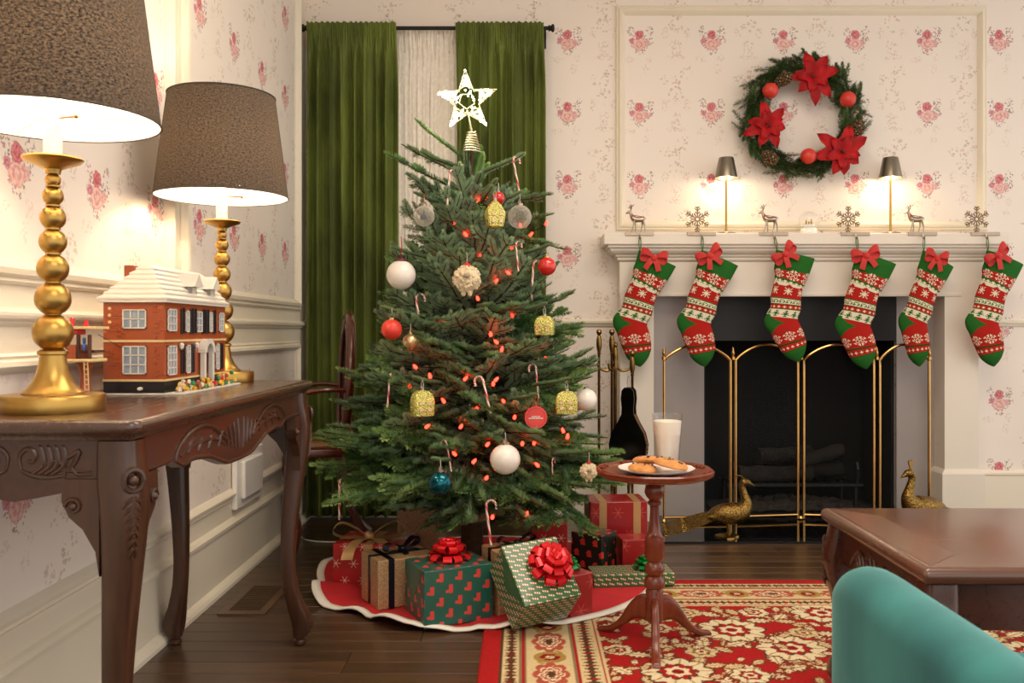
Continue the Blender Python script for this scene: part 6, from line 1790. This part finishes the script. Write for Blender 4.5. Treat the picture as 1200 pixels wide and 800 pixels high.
# fluffy gnome ornaments
def gnome(u, v, w, h, label, hat):
    p, tw_ = hang(u, v, w*.52, 26, ry=h/w); k = p.y/F; w *= k; h *= k
    B = thing('woolly_sheep_ornament', label, 'ornament', (p.x, p.y, p.z))
    g3 = random.Random(int(u)); b = MB().sphere((0, 0, 0), 1, 18, 12, sc=(w*.46, w*.34, h*.42))
    for q in range(150):
        a = g3.uniform(0, 6.28); e = math.acos(g3.uniform(-1, 1)); c_ = (w*.44*math.sin(e)*math.cos(a), w*.32*math.sin(e)*math.sin(a), h*.40*math.cos(e))
        b.sphere(c_, w*g3.uniform(.05, .085), 7, 5)
    b.build('woolly_body', M['cork'], B, True)
    MB().sphere((w*.02, -w*.36, h*.10), w*.11, 10, 8, sc=(1.2, .8, .8)).build('nose', plain('taupe_nose', '#a4917a', .9), B, True)
    for s in (-1, 1): MB().sphere((s*w*.11, -w*.05, -h*.46), w*.085, 10, 8, sc=(1, 1, 1.4)).build('foot', M['cork'], B, True)
    if hat: MB().lathe([(w*.13, h*.38), (w*.14, h*.42), (w*.10, h*.50), (.001, h*.56)], 12).build('red_hat', M['redvelvet'], B, True)
    MB().tube([(0, 0, h*.5), (.001, 0, (h*.5+tw_.z-p.z)*.5), (0, 0, max(h*.56, tw_.z-p.z+.002))], .001, 5).build('hanging_thread', M['threads'], B)
gnome(547, 327, 34, 36, 'fluffy cream woolly ornament with a red cap in mid tree', True)
gnome(690, 552, 22, 22, 'small cream woolly ornament with a red top beside the cookie table', True)

# red disc with lettering lines
p, tw_ = hang(628, 489, 13.3, 34); k = p.y/F
B = thing('red_disc_ornament', 'flat round red ornament with two lines of white lettering', 'ornament', (p.x, p.y, p.z), .05)
r_ = 13.3*k
MB().lathe([(r_*.98, -.003), (r_, -.002), (r_, .002), (r_*.98, .003), (.001, .003)], 36, M=RX(PI/2)).build('disc', plain('coral_red_disc', '#d8443f', .4, var=.03), B, True)
MB().tube([(r_*.82*math.cos(a), -.0032, r_*.82*math.sin(a)) for a in np.linspace(0, 2*PI, 37)[:-1]], .0007, 5, closed=True).build('rim_line', plain('dark_red_line', '#b52f2c', .4), B)
b = MB(); g3 = random.Random(2)
def tiny_text(mb, x0, x1, z0, z1, n):           # row of small block characters, too small to read in the photograph
    w_ = (x1-x0)/n
    for i in range(n):
        a = x0+i*w_; c_ = a+w_*.8; t_ = w_*.28
        mb.box(a, a+t_, -.0042, -.003, z0, z1)
        if i % 3 != 1: mb.box(c_-t_, c_, -.0042, -.003, z0, z1)
        if i % 2: mb.box(a, c_, -.0042, -.003, z1-t_, z1)
        mb.box(a, c_, -.0042, -.003, (z0+z1)/2-t_/2, (z0+z1)/2+t_/2)
tiny_text(b, -r_*.38, r_*.38, r_*.03, r_*.14, 7); tiny_text(b, -r_*.62, r_*.64, -r_*.13, -r_*.01, 10)
b.build('lettering', M['white'], B)
MB().tube([(0, 0, r_*.97), (.006, 0, r_+.3*(tw_.z-p.z-r_)), (.007, 0, r_+.75*(tw_.z-p.z-r_)), (0, 0, tw_.z-p.z+.002), (-.005, 0, r_+.6*(tw_.z-p.z-r_)), (0, 0, r_*.97)], .0022, 6, flat=.6).build('ribbon', plain('coral_ribbon', '#c9552f', .6), B, True)

# candy canes
t = NT('candy_cane_stripe'); uvc = t.coord('UV'); sx = t.sep(uvc)
w_ = t.math('FRACT', t.math('ADD', sx[0], t.math('MULTIPLY', sx[1], 9)))
c_ = t.mix(t.step(w_, .30, .02), C('#f0e2d4'), C('#d23b34')); c_ = t.mix(t.math('MULTIPLY', t.step(t.math('ABSOLUTE', t.math('SUBTRACT', w_, .68)), .07, .02), .8), c_, C('#d2584e'))
t.base(c_); t.par(Roughness=.25, Coat_Weight=.3); M['cane'] = t.m
def cane_mesh(h, hook):
    pts = [(0, 0, -h), (0, 0, -h*.5), (0, 0, 0)]
    pts += [(hook-hook*math.cos(a), 0, hook*math.sin(a)) for a in np.linspace(.25, PI, 9)]
    pts += [(2*hook, 0, -hook*.9)]
    k = spline(pts, 40); mb = MB(); mb.tube(k, .0042, 10)
    me = mb.mesh('candy_cane'); me.materials.append(M['cane']); uv = me.uv_layers.new(name='UVMap')
    for pl_ in me.polygons:
        vs_ = list(pl_.vertices); ks = [v % 10 for v in vs_]; wrap = (0 in ks and 9 in ks)
        for li in pl_.loop_indices:
            vi = me.loops[li].vertex_index; kk = vi % 10
            uv.data[li].uv = ((kk+(10 if wrap and kk == 0 else 0))/10, vi//10/40)
    shade(me, 60); return me
CM = cane_mesh(.13, .016)
CANES = [(493, 352, -9, 0, 'candy cane just below the white snowman ball', .92), (600, 198, -14, 40, 'candy cane hooked over a high shoot beside the star', .9), (523, 205, 8, 60, 'candy cane hanging in front of the sheer curtain', .9), (631, 310, 3, 20, 'candy cane beside the glossy red ball', .95), (565, 448, 14, 160, 'candy cane hooked in the dense middle branches', .95), (626, 423, 5, 200, 'candy cane hanging just above the red disc ornament', .82), (520, 512, 12, 150, 'candy cane just above the dark teal ball', .7), (574, 595, -7, 10, 'candy cane hanging over the presents at the tree foot', .95), (397, 566, 0, 80, 'candy cane on the outermost branch beside the console table', .95), (462, 438, 14, 80, 'candy cane hanging near the oval-back chair', .8), (608, 283, -6, 30, 'candy cane half hidden beneath the clear glass ball', .7), (655, 540, -3, 60, 'candy cane hidden low in the branches above the dark gift', .6)]
for (u, v, tl_, yw, lab, s_) in CANES:
    p = hook_spot(u, v, .14*s_*330); o = link('candy_cane', CM); o.rotation_euler = (0, R(tl_), R(yw)); o.scale = (s_,)*3
    o.location = p-(o.rotation_euler.to_matrix() @ Vector((.016*s_, 0, 0)))-Vector((0, 0, .0118*s_-.002))      # crook resting on the twig
    tag(o, lab, 'candy cane', 'candy canes on the tree')
# red ribbon tied on the left branches
p = hook_spot(413, 500, 14)-Vector((-.005, 0, .030))
tag(MB().tube([Vector(p)+Vector(q) for q in spline([(-.03, 0, .03), (-.012, -.004, .036), (0, 0, .01), (.0, 0, -.02), (-.008, 0, .0), (-.02, .004, .02)], 20)], .004, 6, flat=.4).build('ribbon_loop', plain('orange_ribbon', '#d0452a', .5), None, True), 'orange-red ribbon loop on the tree branch nearest the console table', 'ribbon')

# ------------------------------------------------------------------ wreath
wc = at(940, 138, YB-.06)
wr = thing('poinsettia_wreath', 'green fir wreath with red poinsettias, red balls and pine cones on the wall', 'wreath', (wc.x, YB-.055, wc.z))
sW = (YB-.06)/F
g4 = np.random.default_rng(4); tw = []
for k in range(430):
    a = g4.uniform(0, 2*PI); r0 = g4.uniform(47, 68)*sW
    p0 = np.array([r0*math.cos(a), g4.uniform(-.02, .025), r0*math.sin(a)])
    td = np.array([-math.sin(a), 0, math.cos(a)])*(1 if g4.random() < .8 else -1); rd = np.array([math.cos(a), 0, math.sin(a)])
    d = td*.8+rd*g4.uniform(-.55, .75)+np.array([0, g4.uniform(-.7, .1), 0]); L = g4.uniform(.05, .095)
    tw.append((poly(p0, d, L, (0, 0, 0), 6, g4), .0018))
WM = grow(tw, [M['pine'], M['bark']], 'foliage', dens=.003, nlen=.022, width=.0020, per=7, seed=8, spread=50, full=True)
link('foliage', WM, wr)
tw = []
for k in range(16):
    a = g4.choice([2.0, .35, 3.5, .9, 5.2, 4.4])+g4.uniform(-.2, .2); r0 = 60*sW; p0 = np.array([r0*math.cos(a), -.01, r0*math.sin(a)]); d = np.array([math.cos(a+.5), -.2, math.sin(a+.5)]); tw.append((poly(p0, d, .05, (0, 0, 0), 5, g4), .0018))
link('long_needles', grow(tw, [M['pine'], M['bark']], 'long_needles', dens=.004, nlen=.05, width=.0014, per=4, seed=9, spread=28), wr)
MB().tube([(55*sW*math.cos(a), .02, 55*sW*math.sin(a)) for a in np.linspace(0, 2*PI, 41)[:-1]], .009, 8, closed=True).build('ring', M['bark'], wr, True)
t = NT('red_poinsettia_petal'); co = t.coord('Object'); t.base(t.ramp(t.noise(co, 25, 3), [(.3, C('#8c0a0e')), (.7, C('#c0161a'))])); t.par(Roughness=.6, Specular_IOR_Level=.25); M['petal'] = t.m
def petal(mb, L, w, a, lift, droop):
    n = 9; rings = []
    for i in range(n):
        f = i/(n-1); wd = w*math.sin(PI*min(1, f**.85*.97+.03))**.85*(1-.12*math.sin(f*14)); r_ = L*f
        y = -lift*math.sin(f*2.2)+droop*f*f*.5
        rings.append([Vector((r_*math.cos(a)-wd*q*math.sin(a), y+.007*(1-abs(q)), r_*math.sin(a)+wd*q*math.cos(a))) for q in (-1, -.5, 0, .5, 1)])
    mb.loft(rings, closed=False, caps=False); return mb
for (u, v, sc_, rot) in ((948, 93, 1.0, .25), (896, 150, .92, .0), (982, 181, 1.05, .55)):
    fl = thing('poinsettia', '', '', ((u-940)*sW, -.055, -(v-138)*sW)); del fl['label']; del fl['category']; fl.parent = wr
    gg = random.Random(u)
    for k in range(7):
        a = rot+2*PI*k/7+gg.uniform(-.22, .22); o = petal(MB(), .122*sc_*gg.uniform(.72, 1.18), .031*sc_, a, .022, .045).build('petal', M['petal'], fl, True, fixn=False)
    for k in range(5):
        a = rot+.5+2*PI*k/5+gg.uniform(-.15, .15); petal(MB(), .08*sc_, .024*sc_, a, .026, .01).build('petal', M['petal'], fl, True, fixn=False)
    b = MB()
    for k in range(9): b.sphere((gg.uniform(-.010, .010), -.016-gg.uniform(0, .006), gg.uniform(-.010, .010)), .0042, 8, 6)
    b.build('flower_centre', plain('dark_red_seed', '#6b1a18', .5, var=.4, vscale=90), fl, True)
for u, v in ((900, 109), (990, 119), (944, 185)):
    MB().sphere(((u-940)*sW, -.045, -(v-138)*sW), 9.2*sW, 24, 16).build('red_ball', M['redsatin'], wr, True)
t = NT('pine_cone_scale'); co = t.coord('Generated'); gz = t.noise(t.coord('Object'), 120, 2); t.base(t.ramp(gz, [(.4, C('#4a3320')), (.6, C('#8a6a44')), (.72, C('#d8c7a4'))])); t.par(Roughness=.8); M['cone'] = t.m
for (u, v, a) in ((917, 95, .5), (1001, 152, 1.35), (900, 187, -.5)):
    cn = thing('pine_cone', '', '', ((u-940)*sW, -.045, -(v-138)*sW)); del cn['label']; del cn['category']; cn.parent = wr; cn.rotation_euler = (0, -a, 0)
    b = MB().tube([(-.038, 0, 0), (0, 0, 0), (.038, 0, 0)], [.008, .018, .006], 8); b.build('core', M['bark'], cn, True)
    b = MB(); k = 0
    for i in range(9):
        x = -.038+i*.0095; r_ = .030*math.sin(PI*(i+1.2)/10.6)**.7
        for j in range(9):
            th_ = 2*PI*j/9+i*.35; c0 = Vector((x, math.cos(th_)*r_*.5, math.sin(th_)*r_*.5)); e = Vector((x-.006, math.cos(th_)*r_, math.sin(th_)*r_)); sd = Vector((0, -math.sin(th_), math.cos(th_)))*r_*.30
            b.add([c0, e+sd, e+Vector((-.005, 0, 0)), e-sd, e+Vector((.004, math.cos(th_)*.003, math.sin(th_)*.003))], [(0, 1, 4), (0, 4, 3), (1, 2, 4), (2, 3, 4), (0, 2, 1), (0, 3, 2)])
    o = b.build('scales', M['cone'], cn)
